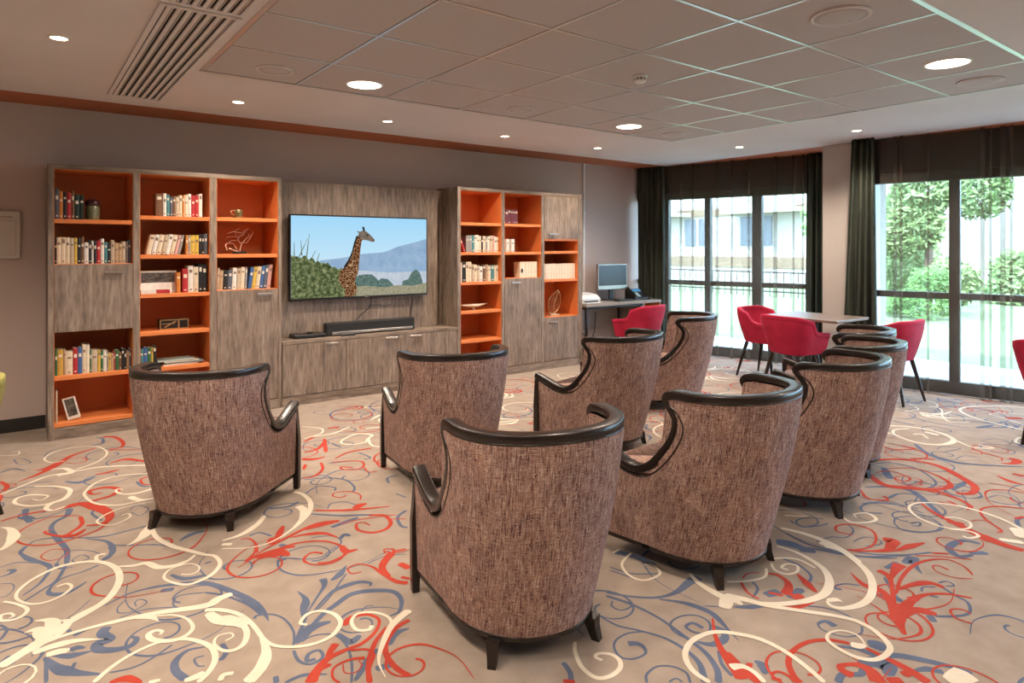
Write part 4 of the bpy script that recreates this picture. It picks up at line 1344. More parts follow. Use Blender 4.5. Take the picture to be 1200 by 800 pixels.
# ------------------------------------------------------------------ computer desk
DY0, DY1, DZ = 5.97, 6.45, .745
dxl, dxr = 5.668, 7.09
desk = thing('computer_desk', ((dxl + dxr) / 2, DY0, 0), 'grey oak computer desk with black steel legs against the wall', 'desk')
MB().box(dxl, dxr, DY0, DY1, DZ - .032, DZ, b=.002).build('desk_top', MT['desk'], desk)
for x in (dxl + .012, dxr - .40):
    for y in (DY0 + .015, DY1 - .04):
        MB().box(x, x + .028, y, y + .028, 0, DZ - .032, b=.002).build('leg', MT['blackmetal'], desk)
    MB().box(x + .002, x + .026, DY0 + .043, DY1 - .04, DZ - .062, DZ - .034, b=.002).build('side_rail', MT['blackmetal'], desk)
    MB().box(x + .002, x + .026, DY0 + .043, DY1 - .04, .10, .125, b=.002).build('side_rail', MT['blackmetal'], desk)
MB().box(dxl + .04, dxr - .40, DY0 + .018, DY0 + .04, DZ - .062, DZ - .034, b=.002).build('front_rail', MT['blackmetal'], desk)
MB().box(dxl + .04, dxr - .40, DY1 - .03, DY1 - .014, .36, DZ - .034, b=.002).build('modesty_panel', MT['desk'], desk)
# cupboard end with orange niche
cx0, cx1 = dxr - .36, dxr - .004
cb = MB().box(cx0, cx0 + .02, DY0 + .01, DY1, .02, DZ - .033).box(cx1 - .02, cx1, DY0 + .01, DY1, .02, DZ - .033).box(cx0 + .02, cx1 - .02, DY0 + .01, DY1, .02, .05)
cb.build('pedestal', MT['desk'], desk)
MB().box(cx0 + .02, cx1 - .02, DY1 - .02, DY1 - .004, .05, DZ - .033).build('niche_back', MT['orange'], desk)
MB().box(cx0 + .0205, cx0 + .024, DY0 + .015, DY1 - .02, .40, DZ - .033).build('niche_lining', MT['orange'], desk)
MB().box(cx1 - .024, cx1 - .0205, DY0 + .015, DY1 - .02, .40, DZ - .033).build('niche_lining', MT['orange'], desk)
MB().box(cx0 + .02, cx1 - .02, DY0 + .012, DY1 - .02, .375, .40, b=.002).build('niche_shelf', MT['desk'], desk)
MB().box(cx0 + .02, cx1 - .02, DY0 + .010, DY0 + .028, .055, .37, b=.002).build('niche_door', MT['desk'], desk)

# printer
pa, pb = 5.70, 6.03
prn = thing('printer', ((pa + pb) / 2, 6.22, DZ), 'white inkjet printer with raised paper tray on the desk', 'printer')
prof = [(6.10, .0), (6.42, .0), (6.43, .10), (6.33, .125), (6.16, .105), (6.09, .06)]
rows = [[(x, y, DZ + .001 + z) for y, z in prof] for x in (pa, pa + .008, pb - .008, pb)]
b = MB(); b.grid(rows, True, s=False); b.cap(rows[0], flip=True); b.cap(rows[-1])
b.build('body', MT['white_plastic'], prn)
MB().box(pa + .05, pb - .05, 6.075, 6.10, DZ + .018, DZ + .034, b=.002).build('paper_slot', MT['black'], prn)
MB().box(pa + .03, pb - .03, 6.03, 6.10, DZ + .006, DZ + .014, b=.002).build('output_tray', MT['white_plastic'], prn)
b = MB(); rows = [[(x, 6.40 + .05 * k, DZ + .11 + .10 * k) for x in (pa + .04, pb - .10)] + [(x, 6.412 + .05 * k, DZ + .11 + .10 * k) for x in (pb - .10, pa + .04)] for k in (0, 1)]
b.grid(rows, True, s=False); b.cap(rows[0], flip=True); b.cap(rows[1])
b.build('paper_tray', MT['white_plastic'], prn)
# monitor
my = 6.28
m0, m1_ = on_y(701, 330, my).x, on_y(735, 330, my).x
mzt, mzb = on_y(718, 309, my).z, on_y(718, 339, my).z
mon = thing('computer_monitor', ((m0 + m1_) / 2, my, DZ), 'grey framed computer monitor with a dark screen on the desk', 'monitor')
MB().box(m0, m1_, my, my + .045, mzb, mzt, b=.006).build('bezel', MT['steel'], mon)
scr_m = new_mat('monitor_screen', (.05, .065, .075), .25)
MB().box(m0 + .015, m1_ - .015, my - .002, my + .002, mzb + .055, mzt - .016).build('screen', scr_m, mon)
mc = (m0 + m1_) / 2
MB().box(mc - .035, mc + .035, my + .03, my + .06, DZ + .015, mzb + .12, b=.006).build('stand', MT['black'], mon)
MB().box(mc - .13, mc + .13, my - .06, my + .10, DZ + .0005, DZ + .016, b=.005).build('foot', MT['black'], mon)
tag(MB().box(mc - .10, mc + .20, 6.06, 6.17, DZ + .0005, DZ + .018, b=.005).box(mc - .09, mc + .19, 6.07, 6.16, DZ + .018, DZ + .022, b=.001).build('keyboard', MT['black']), 'black keyboard lying in front of the monitor', 'keyboard')
# telephone
q0, q1 = on_y(738, 345, 6.20).x, on_y(752, 345, 6.20).x
ph = thing('desk_telephone', ((q0 + q1) / 2, 6.2, DZ), 'black desk telephone with small lit blue display', 'telephone')
prof = [(6.10, .0), (6.29, .0), (6.29, .13), (6.27, .145), (6.10, .03)]
rows = [[(x, y, DZ + .001 + z) for y, z in prof] for x in (q0, q1 + .02)]
b = MB(); b.grid(rows, True, s=False); b.cap(rows[0], flip=True); b.cap(rows[1]); b.build('base', MT['black'], ph)
def on_slope(y): return DZ + .001 + .03 + (y - 6.10) / .17 * .115
b = MB()
rows = [[(x, y, on_slope(y) + .001) for x in (q0 + .07, q1 + .005)] for y in (6.21, 6.26)]
b.grid(rows, s=False); b.build('display', emit('phone_display', (.10, .32, .55), .9), ph)
rows = [[(x, y, on_slope(y) + dz_) for x, dz_ in ((q0 + .008, .002), (q0 + .012, .028), (q0 + .048, .028), (q0 + .052, .002))] for y in (6.105, 6.14, 6.23, 6.268)]
b = MB(); b.grid(rows, s=False); b.cap(rows[0], flip=True); b.cap(rows[-1]); b.build('handset', MT['black'], ph)
for r_ in range(4):
    for c_ in range(3):
        kx, ky = q0 + .075 + c_ * .022, 6.12 + r_ * .021
        MB().box(kx, kx + .015, ky, ky + .013, on_slope(ky) - .002, on_slope(ky + .013) + .003).build('key', MT['steel'], ph)
tag(MB().lathe([(.028, DZ + .0005), (.03, DZ + .012), (.022, DZ + .026), (.0001, DZ + .032)], 6.99, 6.10, 16).build('computer_mouse', MT['black']), 'small black mouse at the window end of the desk', 'mouse')
cable('cable', [(5.90, 6.40, .60), (5.93, 6.40, .40), (6.02, 6.36, .29), (6.14, 6.36, .27), (6.22, 6.39, .36), (6.25, 6.40, .58)], .006, 'dark cable looping in the space under the desk')
# ------------------------------------------------------------------ carpet pattern
REG = {1: (0, 500, 5.0), 2: (0, 640, 5.0), 3: (240, 640, 5.0), 4: (260, 500, 5.0), 5: (660, 640, 5.0), 6: (900, 640, 5.0), 7: (880, 520, 3.75), 8: (960, 440, 5.0)}
S = '''
1c .0,.09,.03 740,700 830,650 890,580 920,520
1c .02,.03,.03 0,400 150,340 280,290 400,270 560,240 700,230 870,225
1c .02,.015,.015 340,290 450,250 560,210 620,170 620,140 560,115 450,120 330,145 260,185 300,210 380,200
1c .02,.022,.02 890,420 800,440 680,460 560,450 500,410 500,380 560,330 660,295 780,280 880,275
1c .03,.025,.012 890,365 800,390 720,395 680,380 690,365 720,370
1c .012,.014,.012 900,440 780,460 650,500 570,550 600,575 680,570 760,530 750,510 710,520
1c .02,.045,.02 200,350 330,350 410,370 380,420 300,450 270,480 310,490 380,470
1c .03,.025,.012 300,450 180,465 90,450 100,420 180,400 280,405 240,430 190,425
1c .0,.08,.02 0,590 60,600 80,645 50,690 0,725
1c .015,.015,.012 0,120 150,90 230,50 180,25 60,30 20,60
1c .01,.012,.01 0,170 100,165 110,145 60,150
1c .05,.05,.02 760,410 820,430 900,420
1c .01,.05,.02 300,250 380,245 420,270 330,285
1r .01,.075,.02 110,320 220,280 320,230 420,170 560,125
1r .0,.06,.02 200,255 270,245 350,200
1r .012,.014,.012 380,210 450,215 510,195 480,180 400,190
1r .05,.03,.012 600,60 670,60 720,90 710,120 640,135 740,135 840,135
1r .01,.06,.03 640,215 740,190 860,205
1r .02,.045,.02 560,280 640,265 700,250
1r .02,.03,.045,.02 0,555 120,520 250,495 350,480 450,460 560,430 660,400 690,365 620,355 530,375 540,395 600,385
1r .04,.10,.05,.02 390,465 480,450 560,470 630,500 640,540 590,570 500,580
1r .012,.016,.02 470,520 300,530 150,590 90,650 150,690 300,690 450,650 580,600 640,550
1r .03,.03,.012 470,525 480,570 430,610 370,640 290,630 260,615 300,605
1r .05,.05,.02 360,640 440,635 500,600
1r .008,.008,.008 400,720 300,720 240,760 290,785 380,760 400,730
1r .03,.04,.02 0,320 40,345 30,370 0,380
1r .02,.025,.02 0,400 30,390
1r .02,.02,.02 870,290 825,310 840,335 880,340
1b .02,.02,.01 0,370 100,355 200,330 320,320
1b .01,.01,.01 80,190 110,220 180,210 130,185 80,190
1b .02,.025,.01 0,270 80,245 150,260
1b .01,.01,.01 330,160 260,180 300,140 440,100
1b .03,.03,.01 540,110 600,95 600,70 560,60
1b .02,.06,.02 380,320 470,325 560,290
1b .05,.03,.04,.03 410,480 390,520 320,560 300,600 330,650 390,720 390,800
1b .05,.03,.05 150,480 150,530 180,560
1b .02,.06,.03 100,535 150,530 200,540
1b .012,.018,.02 120,740 200,670 330,650 480,650 620,640 780,600 860,580
1b .01,.04,.02 500,655 620,670 660,710 640,760 580,790
1b .02,.02,.02 120,740 160,780 240,795
1b .008,.01,.008 760,490 800,460 870,480 820,520 770,500
1b .012,.015,.015 640,690 750,695 900,690 1000,700
1b .01,.05,.03 1050,670 1120,630 1200,610
1b .02,.02,.02 560,480 540,510 600,550
1b .02,.03,.02 800,320 830,345 880,350
2c .06,.045,.02,.02 0,705 150,610 270,530 400,450 560,360 650,290 700,200 680,130 600,95 500,92 350,120 200,190 110,260 100,310 180,340 280,325 370,285 420,240 390,220 330,240
2c .06,.03,.03,.05,.07,.05 0,712 180,610 330,540 600,460 900,395 1200,350 1280,310 1360,278
2c .0,.10,.04 140,510 220,490 260,540 190,610
2c .0,.085,.04 195,440 290,435 310,480 250,560
2c .0,.06,.03 335,440 395,440 360,500 290,560
2c .05,.06,.01 420,430 500,390 600,330
2c .05,.065,.0 190,630 300,590 450,555 610,545
2c .05,.06,.04 270,640 340,620 405,612
2c .03,.025,.03,.035,.03 550,800 640,720 760,640 900,575 1000,552 1100,545 1200,570 1250,610 1260,670 1220,740 1160,800
2c .01,.02,.04,.015 640,460 800,420 920,410 1020,405 1100,430 1130,480 1080,530 1000,555 900,550 870,520 910,495 950,500 935,520
2c .05,.05,.0 800,415 880,415 930,440
2c .02,.06,.015 690,120 780,115 860,100 930,125 1020,115 1100,85 1145,50
2c .03,.045,.03,.03,.02,.012,.012 910,-170 890,-110 920,-50 1010,0 1120,30 1200,50 1260,60 1290,100 1260,150 1200,190 1100,225 1000,210 960,180 1000,135 1100,105 1160,115 1165,140 1120,165 1060,165
2c .02,.03,.012 20,325 100,340 160,370 130,410 60,435 0,435 10,405 60,395 80,410 50,425
2c .025,.025,.02 620,45 570,55 570,85 620,100
2c .03,.05,.04 1080,790 1140,770 1200,740
2c .03,.03,.02 870,800 940,785
2b .02,.04,.01 150,0 120,40 200,80 280,110 290,140 230,220 130,290
2b .012,.012,.012 0,125 100,95 250,100
2b .01,.04,.02 0,180 60,160 80,140 40,140
2b .008,.008,.008 0,220 70,220 80,250 40,290 0,300
2b .03,.025,.012 380,0 400,60 380,120 330,200 240,260 130,330
2b .01,.01,.01 330,100 400,30 520,25 600,50
2b .03,.02,.01 330,100 350,130 430,120
2b .01,.01,.01 420,80 480,50 520,70 450,95 420,80
2b .02,.015,.02,.05,.01 580,110 480,150 360,190 290,250 300,280 400,270 510,205
2b .05,.02 650,0 660,40 600,75
2b .02,.05,.03 1000,165 1080,190 1200,170
2b .01,.02,.05,.05,.06,.0 610,350 750,280 900,240 1060,220 1200,215 1320,250 1450,310 1540,380 1575,440
2b .05,.05 940,260 1020,250
2b .008,.01,.008 740,310 690,360 700,390 780,380 860,330 820,310 790,330 800,350
2b .012,.012,.012 1200,270 1050,290 1015,340 1060,370
2b .012,.012,.012 700,420 850,370 1050,355
2b .06,.07,.05,.02 630,470 600,510 640,545 575,570 580,605 680,605 770,580 800,540 760,530
2b .01,.06,.0 300,640 420,640 550,610
2b .05,.05,.01 410,610 450,595 500,595
2b .02,.08,.01 260,650 330,710 430,740 600,750
2b .02,.02,.02 270,650 270,720 270,800
2b .02,.02 440,680 420,720
2b .015,.015,.015 640,740 780,710 900,650 1010,575
2b .01,.04,.05 1200,590 1100,610 1030,670 1030,730 1090,780
2b .012,.012,.012 1200,640 1140,660 1160,700 1200,700
2b .015,.02,.015 0,460 40,490 0,550
2b .03,.03 0,690 60,640
2b .04,.03 390,500 420,490
2b .03,.02 430,525 520,480
2r .02,.06,.02 640,800 740,775 830,800
3c .04,.025,.03,.02 0,375 100,375 200,400 280,460 350,550 420,585 530,590 650,570 750,520 795,450 760,400 680,380 600,400 560,450 600,460
3c .02,.07,.07 330,530 360,620 330,710 250,800
3c .05,.11,.05 20,390 70,430 130,435 200,450 235,470
3c .04,.03,.012,.012 200,430 245,500 230,570 170,610 100,610 55,570 80,525 150,510 165,530 120,555
3c .03,.03,.03 90,790 110,755 170,745
3c .06,.03,.0 1200,375 1100,460 1040,580 1020,680 1060,770
3c .02,.02,.03 1095,470 1080,420 1000,390 900,395 860,440 890,490 960,490 980,465
3r .0,.03,.04 190,130 300,60 420,20 530,0
3r .03,.02,.02 240,90 290,40 300,0
3r .01,.08,.02 300,70 400,50 490,50
3r .015,.015,.015 690,45 640,35 580,70 620,105 720,105 800,70 830,10
3r .03,.05,.0 800,0 830,30 890,15
3r .01,.015,.05 920,150 860,160 840,130 900,105 980,120 1040,160 1120,205 1190,215
3r .01,.06,.04 1050,30 1100,45 1060,80 1040,130 1080,180
3r .01,.01,.01 1060,45 1050,20 1090,15 1120,40 1200,20
3r .05,.06 1140,100 1200,130
3r .03,.03 1150,180 1200,190
3r .04,.02,.03,.07 820,465 850,420 950,400 1020,430 1000,500 920,570 820,610 720,660 650,740 620,800
3r .05,.03 770,570 740,610 720,650
3r .03,.03 740,690 660,730
3r .02,.02,.03 850,610 950,605 990,640 960,720 970,800
3r .025,.03,.025 1070,470 1000,560 960,680 960,800
3r .03,.015,.015 940,655 850,665 760,710 750,770 790,800
3r .008,.008,.008 810,690 820,740 880,740 920,700 900,670
3r .03,.035,.035 1200,430 1120,480 1060,570 1070,650 1130,720 1200,760
3b .02,.06,.0 580,420 580,370 590,310 540,260
3b .01,.02,.06 600,390 650,310 700,230 690,190
3b .01,.015,.01 640,390 720,310 800,200 830,160
3b .02,.06,.0 740,200 790,165 830,110
3b .01,.05,.01 630,390 730,280 800,240 900,210 970,215 965,235
3b .03,.05,.012 580,530 680,410 770,340 860,280 980,260 1100,265 1150,310 1140,380 1080,410
3b .04,.03,.01 540,570 560,500 600,400
3b .02,.08,.02 570,560 620,480 740,440
3b .015,.015,.02 520,580 520,500 470,430 400,400 310,405 290,425
3b .012,.015,.015 560,560 650,520 760,520 830,580 860,680 860,800
3b .02,.06,.03 780,510 850,560 910,520
3b .02,.02,.03 520,610 550,670 620,690 690,650 670,610 610,630 600,670 650,660
3b .02,.03,.01 470,800 580,755 720,750
3b .02,.02,.02 0,270 120,290 250,340 330,400
3b .03,.03 420,800 415,760
3b .03,.03,.03 100,570 125,620 90,670
3b .01,.05,.03 1200,480 1120,510 1080,580
3b .02,.05,.02 880,790 950,680 1010,600
3b .05,.05 1000,720 1100,690
3b .01,.01 910,390 950,350 990,350
3b .02,.02 420,90 470,70 560,75
3b .012,.012 700,50 770,0
3b .01,.01 950,105 1050,60 1180,45
3b .02,.02,.02 0,100 40,90
4c .02,.05,.03 0,670 120,630 210,570 250,520
4c .01,.015,.04,.03 0,715 150,710 280,680 400,610 500,520 520,450 480,400 420,380
4c .06,.06,.01 445,465 480,490 470,540 420,590
4c .04,.04 0,690 60,690
4c .02,.02,.02 480,70 580,40 580,10 470,0
4c .02,.03,.02 520,60 650,40 750,0
4c .02,.03,.02,.02 950,120 880,110 860,70 880,50 800,40 720,70 700,95 760,105 840,90 850,70
4c .03,.03 840,10 960,0
4r .0,.03,.03 130,800 250,720 400,640 550,570 690,550
4r .05,.06,.03 480,600 560,580 690,550
4r .03,.05,.02 310,690 340,620 360,580
4r .03,.015,.015 200,740 200,690 160,655 110,660
4r .03,.02,.02,.02 190,770 320,720 450,680 600,670 700,700 730,740 640,790 560,800
4r .02,.09,.02 280,740 340,735 395,755
4r .01,.05,.01 400,650 500,630 600,625 680,650
4r .03,.06,.0 700,695 730,730 800,718
4r .02,.015,.015 590,740 520,740 480,780 500,800
4r .05,.06 300,650 280,690
4r .02,.04,.01 540,490 700,490 850,480 990,465
4r .06,.07,.02 780,480 810,460 850,450
4r .012,.012,.012 810,430 810,400 750,380 670,385 650,405 700,415 730,400
4r .03,.03,.01 860,520 950,520 990,560 960,600 880,620 800,605 790,570 830,560 870,580
4r .012,.012 690,570 800,545 900,530 1020,515
4r .012,.012 990,540 1080,540
4r .03,.03 480,90 540,60
4r .03,.04,.04 480,150 560,130 610,80
4r .04,.04 600,70 610,150
4r .06,.06,.01 470,190 540,190 610,175
4r .025,.03,.02 580,210 590,250 540,290 470,300
4r .03,.03 480,250 490,220
4r .01,.03,.03 660,190 740,150 880,125
4r .02,.02,.02 640,210 750,200 820,205 830,230 790,250 710,250 700,235 770,240
4r .015,.015 830,235 860,265 910,260
4r .02,.02 960,140 900,170 900,205 970,225
4r .04,.04 620,10 690,0
4r .012,.012 950,720 1000,715 1010,735 960,760
4r .03,.02 940,800 980,745 1080,715
4b .02,.02,.02 480,310 600,300 720,310 775,350 770,380
4b .015,.015 480,400 560,350 660,355 660,375
4b .02,.03,.01 520,510 700,520 860,515 1000,520
4b .03,.05,.03 640,590 720,560 800,530
4b .012,.012 620,480 640,450 720,440 790,460
4b .012,.012,.012 520,650 640,640 700,670 650,730 560,770 440,775
4b .03,.03 690,660 720,630 750,640
4b .015,.015 620,215 760,200
4b .02,.02 800,150 870,180 830,190
4b .02,.02 160,640 220,620 290,640
4b .04,.04 370,700 340,690
4b .03,.03 320,790 380,770
4b .015,.015 1020,390 1080,415
4b .025,.025 1080,490 1030,530 1050,580 1090,590
4b .02,.02 980,330 970,300 1030,285
4b .03,.03 260,480 380,470 450,440
4b .03,.02 640,95 700,120
5c .02,.03,.025,.02 70,560 70,620 110,710 190,770 270,765 330,720 330,670 280,635 210,630 190,650 230,670
5c .03,.035,.035,.03 860,800 760,730 715,640 750,560 850,510 950,505 1100,530 1200,565 1320,630 1440,720 1530,800
5c .02,.05,.07 740,160 800,220 900,280 950,300
5c .06,.09,.07 950,290 955,330 945,365
5c .05,.05,.02 990,310 1050,345
5c .02,.02,.02,.01 400,40 350,90 350,130 400,180 480,200 560,170 560,140 520,110 470,110
5c .02,.02,.02 960,210 1080,205 1180,180 1190,130
5c .06,.03,.03 980,710 1050,705 1120,740 1180,800
5c .02,.02 290,40 330,20
5b .02,.03,.09 250,270 400,295 550,300 660,270 740,210 790,180
5b .03,.02,.03,.04 250,290 400,340 560,420 700,520 830,620 900,720 910,800
5b .015,.05,.04,.0 560,310 700,330 800,360 880,400 950,470 1030,555
5b .04,.04 880,470 960,500
5b .015,.02,.04 215,410 320,465 450,495 600,540 720,610 800,690 830,800
5b .015,.015,.015,.05 480,500 380,510 310,550 300,600 340,650 410,660 480,630 470,590 430,570 380,570
5b .015,.012 380,310 400,350 340,375 285,350 290,320
5b .012,.015,.015,.03 740,550 650,500 630,450 690,410 780,405 850,440 860,490 820,510 760,500 720,470 760,450 820,480
5b .015,.015 490,800 490,750 550,705 640,705 720,740 745,800
5b .012,.012 620,795 660,775 700,795
5b .012,.012 820,350 1000,355
5b .02,.05,.02 1000,355 1100,355 1200,345
5b .02,.06,.02 780,560 880,575 950,530 900,470
5b .02,.02 910,610 930,690 990,760
5b .01,.07,.02 1120,670 1170,700 1180,750
5b .03,.03 0,680 40,740 45,790
5b .015,.015 270,120 400,160 560,160
5b .015,.015 270,140 420,190
5b .02,.02 1110,210 1140,250 1110,300
5b .08,.05 300,30 420,60 540,110
5r .01,.04,.09 875,420 890,520 930,610 990,690 1060,780
5r .03,.05,.05 960,620 1050,720 1150,800
5r .02,.05 1070,690 1110,700
5r .012,.012 1050,190 1080,160 1150,155
5r .02,.015 1040,210 1080,270 1150,310
5r .03,.03 0,790 70,795
6c .02,.04,.06,.05,.03 50,0 150,30 250,80 330,140 360,210 330,280 230,320 100,338 0,338 -120,325
6c .02,.02 0,80 80,70 180,80 280,130
6c .02,.02,.02 20,100 40,140 110,165 170,150 170,115 110,105 80,125 120,140
6c .07,.04,.035,.035,.03,.015,.012 -250,290 -150,310 0,348 200,380 400,410 520,440 630,500 710,580 700,630 630,665 530,655 420,605 350,550 360,510 430,495 520,520 570,575
6c .02,.06,.05 575,580 530,585 485,575
6c .03,.05,.05,.015 330,0 430,30 530,100 600,180 610,270 560,335 450,365 370,350 345,320
6c .04,.05,.0 350,320 400,315 440,330
6c .13,.17,.15 1050,735 1110,765 1180,810
6b .03,.03,.015 160,0 300,20 420,45 600,65 760,70
6b .02,.02 480,20 600,45 800,50 960,35
6b .07,.07 180,20 280,30
6b .02,.02 80,70 180,110 250,170 240,210
6b .12,.12 0,260 50,290
6b .06,.06 120,300 200,250
6b .015,.015 230,350 330,360 430,390 510,430
6b .015,.012,.012,.05 550,470 545,510 480,530 400,520 320,490 295,455 340,440 395,470
6b .02,.05,.05,.03 400,585 520,600 640,640 760,640 900,665 1050,700 1200,745
6b .06,.10,.06 585,570 640,580 690,610
6b .04,.13,.04 530,690 620,680 700,700 705,760
6b .04,.04 410,800 440,750 540,750 560,710
6b .02,.05,.04 860,730 940,720 1030,740
6b .03,.015,.015 430,250 400,250 400,230 460,220 540,230
6b .03,.05,.02 620,280 720,300 800,330
6b .02,.02 680,180 740,280 790,320
6b .04,.05 690,130 760,95
6b .05,.07,.0 800,100 840,70 860,110 905,165
6b .04,.05,.03 1060,20 1120,60 1200,50
6b .015,.015 900,265 910,240 980,240
6b .015,.015 1000,215 1050,205 1090,230 1040,235
6b .02,.02,.025 1020,240 1100,290 1170,330 1180,390 1100,410 980,410
6b .05,.04 945,405 975,445
6b .02,.02 950,290 1000,300
6r .03,.02,.0 805,520 740,440 640,360 520,290
6r .02,.08,.03,.02 800,510 775,450 790,380 840,320 920,285 1050,280 1200,305
6r .05,.04 850,320 885,290
6r .03,.08,.03 790,420 860,375 950,390 985,405
6r .06,.05,.06,.0 745,420 720,330 660,260 560,225 480,150
6r .03,.03,.06 740,370 730,270 710,180 645,140
6r .02,.05,.10 715,200 740,150 775,105
6r .02,.03,.015,.015 750,280 780,190 850,115 950,80 1060,80 1150,120 1200,170
6r .02,.06,.03 760,255 850,225 950,215 1035,245
6r .01,.01,.02 1200,190 1100,185 1000,155 965,120 1000,115 1060,140
6r .02,.03,.02 460,20 640,30 780,20 870,0
6r .02,.03 960,40 1060,45
6r .015,.015 860,55 1000,60 1200,80
6r .03,.03,.04 480,570 360,550 240,560 150,610 120,680 150,760 190,800
6r .02,.05,.06 570,595 660,640 760,690 850,740 940,800
6r .06,.03,.09 500,760 440,730 430,700 520,695 600,730 650,800
6r .02,.02 20,750 60,735 120,760 160,800
6r .03,.03 20,770 80,790
6r .06,.06 700,790 790,790
6r .05,.05 790,755 860,730
6r .02,.04,.02 40,350 160,360 275,322
6r .01,.06,.02 170,160 230,220 285,272
6r .02,.03,.08 0,160 60,170 120,220 105,285
6r .03,.03 0,270 90,290
6r .06,.06 140,300 205,290
6r .015,.015 1190,395 1130,370 1070,375 1100,420 1200,455
7c .02,.025,.015 390,310 440,345 520,345 550,330 510,305 455,310 465,325
7c .03,.05,.05 130,370 250,400 370,450 480,525
7c .05,.06 300,435 380,455
7c .02,.02 145,315 250,320
7c .03,.02,.02,.015 1200,380 1100,330 980,290 860,265 740,260 695,280 730,320 820,360 900,375 960,370 960,345 900,325 850,325
7c .02,.025,.02 870,375 960,385 1000,405 960,415 930,405
7c .08,.09 1160,370 1200,415
7c .05,.06 1090,420 1200,435
7b .015,.015 340,350 300,360 225,365 200,340 240,325 320,330
7b .02,.015 580,305 500,300 485,275 540,260 650,270 760,305
7b .012,.012 630,350 640,325 720,320 820,345 840,375 760,390 670,380 630,350
7b .02,.012 700,350 740,345 740,360 705,360
7b .012,.012 600,240 640,220 720,225 750,260 680,270 610,250
7b .02,.05,.02 500,190 620,190 720,215 830,310 840,330
7b .02,.02,.02 150,390 250,440 380,475 500,495 700,490
7b .08,.10,.04 110,430 170,440 260,470
7b .012,.012 420,350 450,380 420,410 350,410 285,430
7b .01,.01 450,430 500,410 560,420 570,440 500,450
7b .05,.05,.03 900,490 870,455 930,425 1010,440
7b .05,.05 960,480 1040,480
7b .06,.06 690,500 740,510
7b .03,.03 1180,370 1170,335 1200,320
7b .008,.008 1040,245 1090,260 1180,265 1150,225 1080,215
7r .015,.02,.015 430,470 520,455 550,420 530,380 450,355 380,360 380,385 450,400
7r .02,.03 440,470 560,470 640,450
7r .06,.09,.04 580,420 625,430 600,470
7r .02,.06,.01 640,470 700,450 765,435
7r .012,.012 480,200 520,240 600,250 590,230
7r .01,.05,.09,.06 740,255 800,300 900,350 1000,400 1100,440 1200,470
7r .10,.10 1000,400 1070,430
7r .02,.02 1200,285 1080,275 1010,290 1030,330 1100,380 1080,390
7r .01,.01 970,340 1000,335 1060,345
7r .02,.02 770,205 900,240 970,275 950,290
7r .012,.012 820,255 900,270 860,250
7r .03,.03 1160,330 1200,320
7r .06,.06 860,340 940,355
8c .03,.04,.06,.03,.02 350,300 450,295 600,310 720,340 790,380 720,405 580,395 450,350 440,320 530,310
8c .02,.03 640,370 600,345 550,345
8c .05,.05 620,330 700,350
8c .025,.025 800,380 900,420 1020,425 930,405
8c .05,.05 340,330 420,340
8c .02,.02 500,210 580,200 560,185
8c .02,.02 600,235 710,225 710,195 640,175
8c .02,.02 710,220 760,270 880,275
8c .03,.03,.03 1200,320 1050,285 900,245 825,205 860,185 960,180 1100,180 1200,190
8c .015,.015 1200,290 1050,240 1000,225 1100,220 1200,230
8c .03,.03 1200,405 1150,390 1170,365 1200,365
8c .02,.02 320,400 380,425
8b .03,.07,.02 560,400 640,460 760,500 900,520 1200,535
8b .03,.03 430,265 560,290
8b .03,.07,.03 920,305 970,300 1020,290
8b .02,.02 520,230 640,270 900,310
8b .012,.012 690,430 730,415 830,425 720,450
8b .012,.012 940,380 1050,370 1130,400
8b .01,.01 800,490 850,470 960,480
8b .01,.01 430,440 480,450 600,470
8b .015,.02,.02 300,520 420,510 560,540 660,600 680,640 600,670
8b .05,.07,.05 380,540 400,580 420,605
8b .02,.06,.02 780,670 830,640 860,620
8b .012,.012 620,140 700,150 660,165
8b .012,.012 990,625 1080,640
8b .02,.02 250,750 380,740 500,770
8b .01,.01 980,720 1060,700 1170,745 1100,755 1000,730
8b .02,.02 640,100 780,130 860,160
8b .012,.012 410,720 480,690 570,700 560,740
8b .03,.04 1130,380 1200,420
8r .05,.04,.07,.06,.04 300,500 420,490 560,500 700,530 820,590 910,650 890,690 800,690
8r .05,.08,.03,.03 280,570 380,640 540,660 700,680 850,740 890,780
8r .015,.02,.05,.03 400,545 560,545 700,590 770,640 720,665 600,670
8r .015,.02 330,570 420,560 530,600 500,620 430,600
8r .015,.015 520,640 600,640 570,625
8r .02,.025 330,400 420,430 560,430 480,410
8r .03,.03 530,485 650,490 670,495
8r .012,.012 400,360 460,375
8r .01,.01 870,445 950,460 940,440 880,435
8r .012,.012 960,450 1060,480 1070,500
8r .01,.08,.04 1060,515 1140,515 1160,495 1110,485
8r .01,.06,.02 1040,585 1120,620 1200,640
8r .012,.012 1000,635 1100,645 1200,680
8r .05,.06 1130,575 1200,590
8r .015,.02 250,680 280,720 400,730 370,705
8r .012,.012 700,740 800,755 760,735
8r .07,.09 1090,250 1190,250
'''
SC = {'c': MB(), 'r': MB(), 'b': MB()}
SZ = {'b': .0004, 'r': .0011, 'c': .0018}
NS = {'b': 0, 'r': 0, 'c': 0}
def in_room(p):
    if p.y > 6.0 or p.y < -3.4 or p.x < -2.95: return False
    if p.y > 3.8: return p.x < 7.207 + (6.52 - p.y) * .2646 - .03
    return p.x < 7.223 + (3.44 - p.y) * .2131 - .03
